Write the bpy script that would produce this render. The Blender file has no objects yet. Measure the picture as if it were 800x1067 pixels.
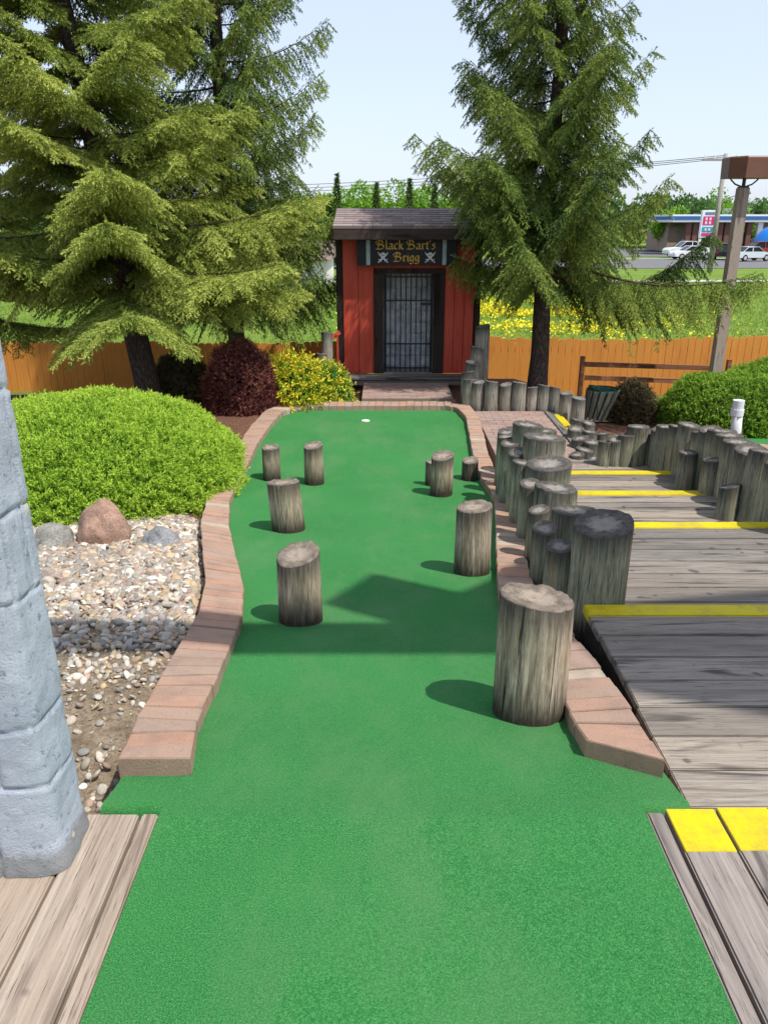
import bpy, bmesh, math, random
import numpy as np
from mathutils import Vector, Matrix, noise
R = math.radians
random.seed(7); rng = np.random.default_rng(7)
S = bpy.context.scene
COL = S.collection
# ------------------------------------------------------------------ camera numbers
F, CX, CY, TH, EYE = 807.0, 400.0, 533.5, R(20.6), 1.6
ct, st = math.cos(TH), math.sin(TH)

PROF = [(-9, 0), (1.77, 0), (1.835, -.016), (1.92, -.045), (2.05, -.075), (2.25, -.122), (3.0, -.27), (3.7, -.40), (5.0, -.60), (6.2, -.73), (7.25, -.81), (8.5, -.83), (30, -.85)]
def lerp_list(L, x):
    if x <= L[0][0]: return L[0][1]
    for (a, u), (b, v) in zip(L, L[1:]):
        if x <= b: return u + (v - u) * (x - a) / (b - a)
    return L[-1][1]
def lane(y): return lerp_list(PROF, y)
def ray(px, py):
    a = (px - CX) / F; b = (py - CY) / F
    return a, ct - b * st, -st - b * ct          # x, y, z direction
def at_z(px, py, z):
    a, b, c = ray(px, py); t = (z - EYE) / c
    return Vector((a * t, b * t, z))
def at_y(px, py, y):
    a, b, c = ray(px, py); t = y / b
    return Vector((a * t, y, EYE + c * t))
def at_lane(px, py, dz=0):
    a, b, c = ray(px, py); lo, hi = .3, 40
    for _ in range(40):
        m = (lo + hi) / 2
        if EYE + c * m > lane(b * m) + dz: lo = m
        else: hi = m
    return Vector((a * lo, b * lo, EYE + c * lo))
def sm(a, b, x):
    t = min(1, max(0, (x - a) / (b - a))); return t * t * (3 - 2 * t)

# ------------------------------------------------------------------ materials
class M:
    def __init__(s, name, rough=.8, spec=.3):
        s.m = bpy.data.materials.new(name); s.m.use_nodes = True
        s.nt = s.m.node_tree; s.b = s.nt.nodes['Principled BSDF']
        s.b.inputs['Roughness'].default_value = rough
        s.b.inputs['Specular IOR Level'].default_value = spec
        s.tc = s.nt.nodes.new('ShaderNodeTexCoord')
    def n(s, t, **k):
        x = s.nt.nodes.new(t)
        for a, v in k.items(): setattr(x, a, v)
        return x
    def l(s, a, b): s.nt.links.new(a, b)
    def setin(s, sock, v):
        if hasattr(v, 'links') or isinstance(v, bpy.types.NodeSocket): s.l(v, sock)
        else: sock.default_value = v
    def vec(s, scale=(1, 1, 1), rnd=False, src='Object'):
        mp = s.n('ShaderNodeMapping'); mp.inputs['Scale'].default_value = scale
        s.l(s.tc.outputs[src], mp.inputs[0])
        if rnd:
            oi = s.n('ShaderNodeObjectInfo'); c = s.n('ShaderNodeCombineXYZ'); mu = s.n('ShaderNodeMath', operation='MULTIPLY')
            s.l(oi.outputs['Random'], mu.inputs[0]); mu.inputs[1].default_value = 57.0
            s.l(mu.outputs[0], c.inputs[0]); s.l(mu.outputs[0], c.inputs[2]); s.l(c.outputs[0], mp.inputs['Location'])
        return mp.outputs[0]
    def noise(s, v, scale=5, detail=6, rough=.6, w=None, dist=0):
        x = s.n('ShaderNodeTexNoise')
        if w is not None:
            x.noise_dimensions = '4D'; s.l(w, x.inputs['W'])
        s.l(v, x.inputs['Vector']); x.inputs['Scale'].default_value = scale
        x.inputs['Detail'].default_value = detail; x.inputs['Roughness'].default_value = rough
        x.inputs['Distortion'].default_value = dist
        return x.outputs[0]
    def vor(s, v, scale=5, feature='F1', out=0):
        x = s.n('ShaderNodeTexVoronoi', feature=feature); s.l(v, x.inputs['Vector']); x.inputs['Scale'].default_value = scale
        return x.outputs[out]
    def attr(s, name, out='Fac'):
        x = s.n('ShaderNodeAttribute', attribute_name=name); return x.outputs[out]
    def ramp(s, fac, stops, interp='LINEAR'):
        x = s.n('ShaderNodeValToRGB'); e = x.color_ramp.elements; x.color_ramp.interpolation = interp
        while len(e) < len(stops): e.new(.5)
        for k, (p, c) in enumerate(stops):
            e[k].position = p; e[k].color = (*c, 1) if not isinstance(c, (int, float)) else (c, c, c, 1)
        s.l(fac, x.inputs[0]); return x.outputs[0]
    def mix(s, f, a, b, blend='MIX'):
        x = s.n('ShaderNodeMix', data_type='RGBA', blend_type=blend)
        for sock, v in ((x.inputs[0], f), (x.inputs[6], a), (x.inputs[7], b)):
            if isinstance(v, bpy.types.NodeSocket): s.l(v, sock)
            elif isinstance(v, tuple): sock.default_value = (*v, 1)
            else: sock.default_value = v
        return x.outputs[2]
    def math(s, op, a, b=0., c=0.):
        x = s.n('ShaderNodeMath', operation=op)
        for i, v in enumerate((a, b, c)):
            if isinstance(v, bpy.types.NodeSocket): s.l(v, x.inputs[i])
            else: x.inputs[i].default_value = v
        return x.outputs[0]
    def col(s, c):
        if isinstance(c, tuple): s.b.inputs['Base Color'].default_value = (*c, 1)
        else: s.l(c, s.b.inputs['Base Color'])
    def bump(s, h, st=.5, d=.01):
        x = s.n('ShaderNodeBump'); x.inputs['Strength'].default_value = st; x.inputs['Distance'].default_value = d
        s.l(h, x.inputs['Height']); s.l(x.outputs[0], s.b.inputs['Normal'])
    def xyz(s, v=None):
        x = s.n('ShaderNodeSeparateXYZ'); s.l(v if v is not None else s.tc.outputs['Object'], x.inputs[0]); return x.outputs

def simple(name, c, rough=.7, spec=.3, var=.25, scale=8, metal=0):
    m = M(name, rough, spec); v = m.vec(rnd=True)
    n = m.noise(v, scale, 6)
    m.col(m.mix(m.ramp(n, [(.3, 0.), (.7, 1.)]), tuple(x * (1 - var) for x in c), tuple(min(1, x * (1 + var)) for x in c)))
    m.b.inputs['Metallic'].default_value = metal
    return m.m

def carpet_mat():
    m = M('turf_carpet', .95, .1)
    v = m.vec()
    big = m.noise(v, 1.3, 4, .5); f1 = m.noise(v, 230, 4, .8); f2 = m.noise(v, 520, 2, .7)
    c = m.mix(m.ramp(big, [(.3, 0.), (.7, 1.)]), (.010, .108, .022), (.022, .158, .036))
    c = m.mix(m.ramp(f1, [(.42, 0.), (.62, 1.)]), c, (.072, .27, .080))
    c = m.mix(m.math('MULTIPLY', m.ramp(f2, [(.38, 1.), (.50, 0.)]), .7), c, (.004, .055, .016))
    wear = m.noise(m.vec((1, .45, 1)), 2.1, 5, .7)
    c = m.mix(m.ramp(wear, [(.45, 0.), (.7, .6)]), c, (.085, .19, .075))
    m.col(c)
    m.bump(m.mix(.5, f1, f2), .9, .004)
    m.b.inputs['Sheen Weight'].default_value = .08; m.b.inputs['Sheen Roughness'].default_value = .4
    m.b.inputs['Sheen Tint'].default_value = (.5, 1, .6, 1)
    return m.m

def plank_mat(name, axis, lo, hi, dark, warm, paint=None):
    """boards whose grain runs along axis; 'bid' is a per board number"""
    m = M(name, .85, .2)
    st_ = {'x': (1.1, 28, 28), 'y': (28, 1.1, 28), 'z': (28, 28, 1.1)}[axis]
    st2 = {'x': (.5, 5, 5), 'y': (5, .5, 5), 'z': (5, 5, .5)}[axis]
    w = m.math('MULTIPLY', m.attr('bid'), 37.)
    g = m.noise(m.vec(st_), 2.2, 9, .68, w, .6)
    g2 = m.noise(m.vec(st_), 8, 4, .7, w)
    b = m.noise(m.vec(st2), 1.1, 5, .6, w, .8)
    fine = m.noise(m.vec(), 260, 3, .7)
    c = m.mix(m.ramp(g, [(.36, 0.), (.62, 1.)]), lo, hi)
    c = m.mix(m.ramp(b, [(.42, 0.), (.72, .8)]), c, dark)
    c = m.mix(m.math('MULTIPLY', m.attr('bid'), .6), c, warm)
    c = m.mix(m.ramp(m.math('FRACT', m.math('MULTIPLY', m.attr('bid'), 7.31)), [(.35, 0.), (1., .55)]), c, dark)
    knot = m.noise(m.vec(tuple(q_ * .55 for q_ in st2)), 2.4, 3, .5, w, 2.5)
    c = m.mix(m.ramp(knot, [(.56, 0.), (.66, .85)]), c, tuple(x * .45 for x in dark))
    c = m.mix(m.ramp(g2, [(.34, .85), (.44, 0.)]), c, tuple(x * .35 for x in lo))
    c = m.mix(m.ramp(m.noise(m.vec(), 11, 1, .3, w), [(.70, 0.), (.74, .65)]), c, tuple(x * .4 for x in dark))
    c = m.mix(m.math('MULTIPLY', fine, .18), c, tuple(x * .5 for x in lo))
    if paint:
        chip = m.noise(m.vec(st_), 3.5, 8, .75, w)
        c2 = m.mix(m.ramp(b, [(.3, 0.), (.7, 1.)]), paint, tuple(x * .88 for x in paint))
        c = m.mix(m.ramp(chip, [(.66, 0.), (.72, .9)]), c2, c)
        c = m.mix(m.ramp(m.noise(m.vec(), 5, 9, .8, w), [(.46, 0.), (.62, .7)]), c, (.30, .22, .04))
        m.b.inputs['Roughness'].default_value = .55
    m.col(c)
    m.bump(m.mix(.5, g, g2), .6, .004)
    return m.m

def log_mats(name, base, pale, green, endc, endpale):
    m = M(name + '_side', .9, .15)
    v = m.vec((16, 16, 1.0), True)
    g = m.noise(v, 2.8, 10, .82, dist=.4); cr = m.noise(m.vec((34, 34, .9), True), 1.7, 5, .65, dist=.35)
    b = m.noise(m.vec((2, 2, 1.2), True), 1.8, 4)
    c = m.mix(m.ramp(g, [(.40, 0.), (.58, 1.)]), base, pale)
    c = m.mix(m.ramp(b, [(.38, 0.), (.68, .75)]), c, green)
    c = m.mix(m.ramp(cr, [(.35, .95), (.40, 0.)]), c, (.02, .017, .013))
    tint = m.noise(m.vec((9, 9, .5), True), 2, 3)
    c = m.mix(m.ramp(tint, [(.56, 0.), (.70, .55)]), c, (.30, .18, .10))
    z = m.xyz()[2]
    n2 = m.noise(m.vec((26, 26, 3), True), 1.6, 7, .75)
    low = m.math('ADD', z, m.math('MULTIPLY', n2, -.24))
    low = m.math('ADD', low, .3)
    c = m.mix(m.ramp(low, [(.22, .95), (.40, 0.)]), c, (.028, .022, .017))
    # weather staining running down from the sawn top: 'topd' is metres below the top
    td = m.attr('topd')
    run = m.math('ADD', td, m.math('MULTIPLY', m.noise(m.vec((30, 30, 1.2), True), 1.8, 7, .75), -.20))
    c = m.mix(m.ramp(m.noise(m.vec((60, 60, 5), True), 1.5, 6, .8), [(.38, .55), (.5, 0.)]), c, (.06, .05, .04))
    run = m.math('ADD', run, .3)
    c = m.mix(m.ramp(run, [(.20, .85), (.34, 0.)]), c, (.03, .03, .03))
    m.col(c); m.bump(m.mix(.5, g, cr), 1., .012)
    e = M(name + '_end', .9, .15)
    r = e.attr('rad')
    rings = e.n('ShaderNodeTexWave', wave_type='RINGS', rings_direction='Z')
    e.l(e.vec(), rings.inputs[0]); rings.inputs['Scale'].default_value = 26; rings.inputs['Distortion'].default_value = 3; rings.inputs['Detail'].default_value = 3
    nn = e.noise(e.vec((1, 1, 1), True), 28, 6, .7)
    c = e.mix(e.ramp(nn, [(.35, 0.), (.68, 1.)]), endc, tuple(x * 2.2 for x in endc))
    ctr = e.math('ADD', r, e.math('MULTIPLY', nn, -.7))
    c = e.mix(e.ramp(ctr, [(0, .9), (.3, 0.)]), c, endpale)
    c = e.mix(e.math('MULTIPLY', rings.outputs[0], .16), c, tuple(x * .5 for x in endc))
    e.col(c); e.bump(e.mix(.12, nn, rings.outputs[0]), .8, .008)
    return [m.m, e.m]

def leaf_mat(name, stops, trans=.25, rough=.6, stem=(.06, .04, .025)):
    m = M(name, rough, .25)
    c = m.ramp(m.attr('v'), stops)
    m.col(c)
    tr = m.n('ShaderNodeBsdfTranslucent'); mx = m.n('ShaderNodeMixShader'); mx.inputs[0].default_value = trans
    c2 = m.mix(.5, c, (.25, .35, .02), 'MULTIPLY'); m.l(c, tr.inputs[0])
    out = m.nt.nodes['Material Output']
    m.l(m.b.outputs[0], mx.inputs[1]); m.l(tr.outputs[0], mx.inputs[2]); m.l(mx.outputs[0], out.inputs[0])
    return m.m

def brick_mat(name, a, b, c3, mortar=(.2, .17, .14)):
    m = M(name, .9, .15)
    v = m.vec(); w = m.attr('bid')
    n = m.noise(v, 120, 5, .75); n2 = m.noise(v, 7, 5)
    c = m.mix(m.ramp(w, [(.0, 0.), (1., 1.)]), a, b)
    c = m.mix(m.ramp(m.math('FRACT', m.math('MULTIPLY', w, 5.7)), [(.5, 0.), (1., .6)]), c, (.34, .25, .20))
    c = m.mix(m.ramp(w, [(.955, 0.), (.96, .8)]), c, c3)
    c = m.mix(m.ramp(n2, [(.45, 0.), (.75, .5)]), c, (.13, .105, .095))
    c = m.mix(m.ramp(n, [(.56, 0.), (.70, .7)]), c, (.38, .33, .28))
    c = m.mix(m.ramp(n, [(.32, .6), (.42, .0)]), c, (.05, .035, .03))
    m.col(c); m.bump(n, .7, .004)
    return m.m

def ground_mat():
    m = M('ground_soil_and_grass', .95, .1)
    v = m.vec(); x, y, z = m.xyz()
    n1 = m.noise(v, 9, 8, .7); n2 = m.noise(v, 60, 5, .75)
    soil = m.mix(m.ramp(n1, [(.35, 0.), (.65, 1.)]), (.17, .13, .085), (.36, .29, .21))
    soil = m.mix(m.ramp(n2, [(.38, .7), (.55, 0.)]), soil, (.09, .065, .045))
    mul = m.mix(m.ramp(n2, [(.38, 0.), (.62, 1.)]), (.05, .022, .014), (.22, .12, .08))
    near = m.mix(m.ramp(m.math('MULTIPLY', m.math('ADD', y, m.math('MULTIPLY', n1, .8)), .1), [(.56, 0.), (.62, 1.)]), soil, mul)
    g1 = m.noise(v, .35, 5, .6); g2 = m.noise(v, 14, 6, .8)
    gr = m.mix(m.ramp(g1, [(.35, 0.), (.65, 1.)]), (.12, .21, .025), (.22, .28, .055))
    gr = m.mix(m.ramp(g2, [(.4, .65), (.6, 0.)]), gr, (.045, .11, .012))
    gr = m.mix(m.ramp(m.noise(v, .9, 5, .7), [(.6, 0.), (.75, .55)]), gr, (.28, .24, .10))
    m.col(m.mix(m.ramp(m.math('MULTIPLY', y, .01), [(.146, 0.), (.152, 1.)]), near, gr))
    m.bump(n2, .8, .02)
    return m.m
# ------------------------------------------------------------------ object helpers
def tag(o, label=None, cat=None, group=None, kind=None):
    if label: o['label'] = label
    if cat: o['category'] = cat
    if group: o['group'] = group
    if kind: o['kind'] = kind
    return o
def empty(name, loc, label, cat, group=None, rz=0):
    o = bpy.data.objects.new(name, None); COL.objects.link(o); o.location = loc; o.rotation_euler = (0, 0, rz)
    o.empty_display_size = .2
    return tag(o, label, cat, group)
def link(name, me, mats, parent=None, smooth=False):
    if not isinstance(mats, (list, tuple)): mats = [mats]
    for q in mats: me.materials.append(q)
    if smooth: me.polygons.foreach_set('use_smooth', [True] * len(me.polygons))
    o = bpy.data.objects.new(name, me); COL.objects.link(o)
    if parent: o.parent = parent
    return o
class MB:
    """collects shapes; every face keeps a material index and a board number"""
    def __init__(s): s.v = []; s.f = []; s.mi = []; s.bid = []
    def add(s, vs, fs, mi=0, bid=None):
        k = len(s.v); s.v += [tuple(v) for v in vs]
        b = random.random() if bid is None else bid
        for f in fs: s.f.append(tuple(i + k for i in f)); s.mi.append(mi); s.bid.append(b)
    def box(s, x0, x1, y0, y1, z0, z1, mi=0, rz=0, bid=None, bev=0, M_=None):
        cx, cy, cz = (x0 + x1) / 2, (y0 + y1) / 2, (z0 + z1) / 2
        hx, hy, hz = abs(x1 - x0) / 2, abs(y1 - y0) / 2, abs(z1 - z0) / 2
        if bev > 0:
            bm = bmesh.new(); bmesh.ops.create_cube(bm, size=1)
            for v in bm.verts: v.co = Vector((v.co.x * 2 * hx, v.co.y * 2 * hy, v.co.z * 2 * hz))
            bmesh.ops.bevel(bm, geom=bm.edges[:], offset=min(bev, hx * .9, hy * .9, hz * .9), segments=2, affect='EDGES')
            bm.verts.index_update()
            vs = [v.co.copy() for v in bm.verts]; fs = [[v.index for v in f.verts] for f in bm.faces]; bm.free()
        else:
            vs = [Vector((a * hx, b * hy, c * hz)) for a in (-1, 1) for b in (-1, 1) for c in (-1, 1)]
            fs = [(0, 1, 3, 2), (4, 6, 7, 5), (0, 4, 5, 1), (2, 3, 7, 6), (0, 2, 6, 4), (1, 5, 7, 3)]
        rot = Matrix.Rotation(rz, 3, 'Z')
        vs = [rot @ v + Vector((cx, cy, cz)) for v in vs]
        if M_ is not None: vs = [M_ @ v for v in vs]
        s.add(vs, fs, mi, bid)
    def beam(s, a, b, w, h, mi=0, bid=None, up=Vector((0, 0, 1))):
        a, b = Vector(a), Vector(b); d = (b - a).normalized(); sd = d.cross(up)
        if sd.length < 1e-4: sd = Vector((1, 0, 0))
        sd.normalize(); u = sd.cross(d)
        vs = [p + sd * w / 2 * i + u * h / 2 * j for p in (a, b) for i in (-1, 1) for j in (-1, 1)]
        s.add(vs, [(0, 1, 3, 2), (4, 6, 7, 5), (0, 4, 5, 1), (2, 3, 7, 6), (0, 2, 6, 4), (1, 5, 7, 3)], mi, bid)
    def tube(s, pts, rads, n=10, mi=0, bid=None, cap=True):
        pts = [Vector(p) for p in pts]
        if not hasattr(rads, '__len__'): rads = [rads] * len(pts)
        vs = []; fs = []
        u = None
        for i, p in enumerate(pts):
            d = (pts[min(i + 1, len(pts) - 1)] - pts[max(i - 1, 0)]).normalized()
            if u is None:
                u = d.orthogonal().normalized()
            u = (u - d * u.dot(d)).normalized(); w = d.cross(u)
            for k in range(n):
                a = 2 * math.pi * k / n; vs.append(p + (u * math.cos(a) + w * math.sin(a)) * rads[i])
        for i in range(len(pts) - 1):
            for k in range(n):
                fs.append((i * n + k, i * n + (k + 1) % n, (i + 1) * n + (k + 1) % n, (i + 1) * n + k))
        if cap: fs.append(tuple(range(n))[::-1]); fs.append(tuple((len(pts) - 1) * n + k for k in range(n)))
        s.add(vs, fs, mi, bid)
    def prism(s, poly, d0, d1, ax='y', mi=0, bid=None):
        """polygon in the plane square to ax, from d0 to d1"""
        def P(a, b, d): return {'y': (a, d, b), 'x': (d, a, b), 'z': (a, b, d)}[ax]
        n = len(poly); vs = [P(a, b, d0) for a, b in poly] + [P(a, b, d1) for a, b in poly]
        fs = [tuple(range(n)), tuple(range(n, 2 * n))[::-1]] + [(i, (i + 1) % n, n + (i + 1) % n, n + i) for i in range(n)]
        s.add(vs, fs, mi, bid)
    def build(s, name, mats, parent=None, smooth=False, fix=True):
        me = bpy.data.meshes.new(name); me.from_pydata(s.v, [], s.f); me.update()
        me.polygons.foreach_set('material_index', s.mi)
        if fix:
            bm = bmesh.new(); bm.from_mesh(me); bmesh.ops.recalc_face_normals(bm, faces=bm.faces); bm.to_mesh(me); bm.free()
        at = me.attributes.new('bid', 'FLOAT', 'FACE'); at.data.foreach_set('value', s.bid)
        return link(name, me, mats, parent, smooth)
def fastmesh(name, V, Fa, mats, parent=None, v=None, smooth=False, mi=None, colr=None):
    """V (n,3), Fa (m,k) numpy; v per vertex float attribute"""
    me = bpy.data.meshes.new(name); n, m, k = len(V), len(Fa), Fa.shape[1]
    me.vertices.add(n); me.vertices.foreach_set('co', V.astype(np.float32).ravel())
    me.loops.add(m * k); me.loops.foreach_set('vertex_index', Fa.astype(np.int32).ravel())
    me.polygons.add(m); me.polygons.foreach_set('loop_start', np.arange(0, m * k, k, dtype=np.int32))
    try: me.polygons.foreach_set('loop_total', np.full(m, k, dtype=np.int32))
    except Exception: pass
    if mi is not None: me.polygons.foreach_set('material_index', mi.astype(np.int32))
    me.update(calc_edges=True)
    if v is not None:
        a = me.attributes.new('v', 'FLOAT', 'POINT'); a.data.foreach_set('value', v.astype(np.float32))
    if colr is not None:
        a = me.attributes.new('pc', 'FLOAT_COLOR', 'POINT'); a.data.foreach_set('color', np.hstack([colr, np.ones((len(colr), 1))]).astype(np.float32).ravel())
    return link(name, me, mats, parent, smooth)
def unit(a): return a / np.maximum(1e-9, np.linalg.norm(a, axis=-1, keepdims=True))
def blades(P, D, L, W, v, tipv=0.):
    """thin triangles: base P, direction D, length L, width W"""
    n = len(P); rnd = rng.normal(size=(n, 3)); Sd = unit(np.cross(D, rnd)) * (np.asarray(W).reshape(-1, 1) / 2)
    T = P + D * np.asarray(L).reshape(-1, 1)
    V = np.stack([P - Sd, P + Sd, T], 1).reshape(-1, 3)
    Fa = np.arange(3 * n).reshape(n, 3)
    vv = np.stack([v, v, np.clip(v + tipv, 0, 1)], 1).ravel()
    return V, Fa, vv
def kites(P, D, L, W, v, N=None):
    """leaf shaped quads"""
    n = len(P); rnd = rng.normal(size=(n, 3)) if N is None else N
    Sd = unit(np.cross(D, rnd)) * (np.asarray(W).reshape(-1, 1) / 2); L = np.asarray(L).reshape(-1, 1)
    V = np.stack([P, P + D * L * .5 + Sd, P + D * L, P + D * L * .5 - Sd], 1).reshape(-1, 3)
    return V, np.arange(4 * n).reshape(n, 4), np.repeat(v, 4)
ORD = ['first', 'second', 'third', 'fourth', 'fifth', 'sixth', 'seventh', 'eighth', 'ninth', 'tenth', 'eleventh', 'twelfth', 'thirteenth', 'fourteenth', 'fifteenth', 'sixteenth', 'seventeenth', 'eighteenth', 'nineteenth', 'twentieth', 'twenty-first', 'twenty-second', 'twenty-third', 'twenty-fourth', 'twenty-fifth', 'twenty-sixth']

# ------------------------------------------------------------------ world, sun, camera
SUNH = Vector((.80, -.60)); EL = R(60)
sd = Vector((SUNH.x * math.cos(EL), SUNH.y * math.cos(EL), math.sin(EL)))
w = bpy.data.worlds.new('World'); S.world = w; w.use_nodes = True
nt = w.node_tree; bg = nt.nodes['Background']
sk = nt.nodes.new('ShaderNodeTexSky'); sk.sky_type = 'NISHITA'; sk.sun_disc = False
sk.sun_elevation = EL; sk.sun_rotation = math.atan2(SUNH.x, SUNH.y)
sk.air_density = 1.0; sk.dust_density = 1.6; sk.ozone_density = 1.1; sk.altitude = 200
hz_ = nt.nodes.new('ShaderNodeMix'); hz_.data_type = 'RGBA'; hz_.inputs[0].default_value = .72   # even summer haze over the clear sky
nt.links.new(sk.outputs[0], hz_.inputs[6]); hz_.inputs[7].default_value = (2.95, 3.25, 3.95, 1)
nt.links.new(hz_.outputs[2], bg.inputs[0]); bg.inputs[1].default_value = .15
su = bpy.data.lights.new('sun', 'SUN'); su.energy = 3.3; su.angle = R(.8); su.color = (1, .95, .87)
so = bpy.data.objects.new('sun', su); COL.objects.link(so); so.rotation_euler = sd.to_track_quat('Z', 'Y').to_euler()
so.location = (8, -6, 12)
cam = bpy.data.cameras.new('camera'); co = bpy.data.objects.new('camera', cam); COL.objects.link(co)
cam.sensor_fit = 'VERTICAL'; cam.sensor_height = 36; cam.lens = F / 1067 * 36
cam.clip_start = .05; cam.clip_end = 3000
co.location = (0, 0, EYE); co.rotation_euler = (R(90) - TH, 0, 0); S.camera = co
S.view_settings.view_transform = 'Standard'; S.view_settings.look = 'None'; S.view_settings.exposure = .80; S.view_settings.gamma = 1

# ------------------------------------------------------------------ ground
XL = sorted([(q.y, q.x) for q in [at_lane(x, y, .07) for x, y in ((198, 790), (207, 741), (226, 704), (241, 666), (253, 636), (253, 600), (243, 564), (238, 536), (241, 515), (256, 488), (268, 462), (280, 444), (292, 430))]])
def gz(x, y):
    z = lane(y) if y > 1.7 else 0
    if y <= 2.2: z = min(z, -.14)
    xl = lerp_list(XL, y); left = sm(-.12, -.34, x - xl)
    z = z - .12 + .13 * left * sm(2.0, 3, y)
    if y < 1.9: z -= .25 * sm(2.05, 1.5, y)
    # the right side lies lower
    z2 = -1.42
    k = sm(2.42, 2.75, x) * sm(3.5, 5, y)
    z = z + (z2 - z) * k
    kb = sm(13.3, 14.6, y) if x > -.9 else sm(11.4, 12.8, y)
    z = z + (-1.55 - z) * kb
    if y > 18: z = -1.55 - (min(y, 125) - 18) * .0133
    return z
def far_z(y): return gz(0, y)
xs = sorted(set([-400, -200, -100, -60, -40, -25, -15] + [round(-10 + .25 * i, 3) for i in range(81)] + [round(-3 + .0625 * i, 4) for i in range(49)] + [12, 15, 25, 40, 60, 100, 200, 400]))
ys = sorted(set([-60, -20, -8] + [round(-4 + .2 * i, 3) for i in range(101)] + [17, 18, 20, 25, 32, 45, 60, 80, 100, 125, 160, 220, 400, 900]))
V = np.array([(x, y, gz(x, y) + (0 if y > 18 else .012 * noise.noise(Vector((x * 3, y * 3, 0))))) for y in ys for x in xs])
nx = len(xs); Fa = np.array([(j * nx + i, j * nx + i + 1, (j + 1) * nx + i + 1, (j + 1) * nx + i) for j in range(len(ys) - 1) for i in range(nx - 1)])
tag(fastmesh('ground', V, Fa, ground_mat(), smooth=True), kind='structure')

def sheet(name, pts, mat, dz, kind='structure', n=12):
    """quad patch (4 corners x,y) laid on the ground; follows its slope"""
    a, b, c, d = [Vector(p) for p in pts]; V = []
    for j in range(n + 1):
        for i in range(n + 1):
            p = a.lerp(b, i / n).lerp(d.lerp(c, i / n), j / n); V.append((p.x, p.y, gz(p.x, p.y) + dz))
    m = n + 1; Fa = np.array([(j * m + i, j * m + i + 1, (j + 1) * m + i + 1, (j + 1) * m + i) for j in range(n) for i in range(n)])
    return tag(fastmesh(name, np.array(V), Fa, mat), kind=kind)
# ------------------------------------------------------------------ kerbs and the putting lane
KH = .075
IL = [(198, 790), (207, 741), (226, 704), (241, 666), (253, 636), (253, 600), (243, 564), (238, 536), (241, 515), (256, 488), (268, 462), (280, 444), (292, 430), (305, 424.5), (322, 422.5)]
OL = [(122, 790), (138, 758), (168, 704), (184, 679), (203, 649), (214, 618), (212, 585), (209, 553), (214, 522), (236, 488), (250, 460), (263, 441), (277, 427), (296, 420), (321, 418)]
IR = [(611, 771), (585, 726), (556, 680), (532, 645), (519, 615), (517, 580), (516, 540), (514, 515), (501, 497), (493, 474), (489, 450), (486, 436), (478, 425), (462, 422.5), (322, 422.5)]
OR = [(692, 792), (655, 737), (620, 688), (585, 648), (557, 612), (548, 580), (546, 540), (540, 516), (520, 497), (508, 472), (502, 448), (498, 432), (487, 421), (466, 418), (321, 418)]
def kerb_paths(A, dz): return [at_lane(x, y, dz) for x, y in A]
iL, oL, iR, oR = [kerb_paths(A, KH) for A in (IL, OL, IR, OR)]
M_brick = brick_mat('red_brown_brick', (.38, .22, .15), (.31, .225, .175), (.42, .36, .27))
M_mortar = simple('sandy_mortar', (.22, .18, .14), .95, .1, .3, 60)
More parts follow.
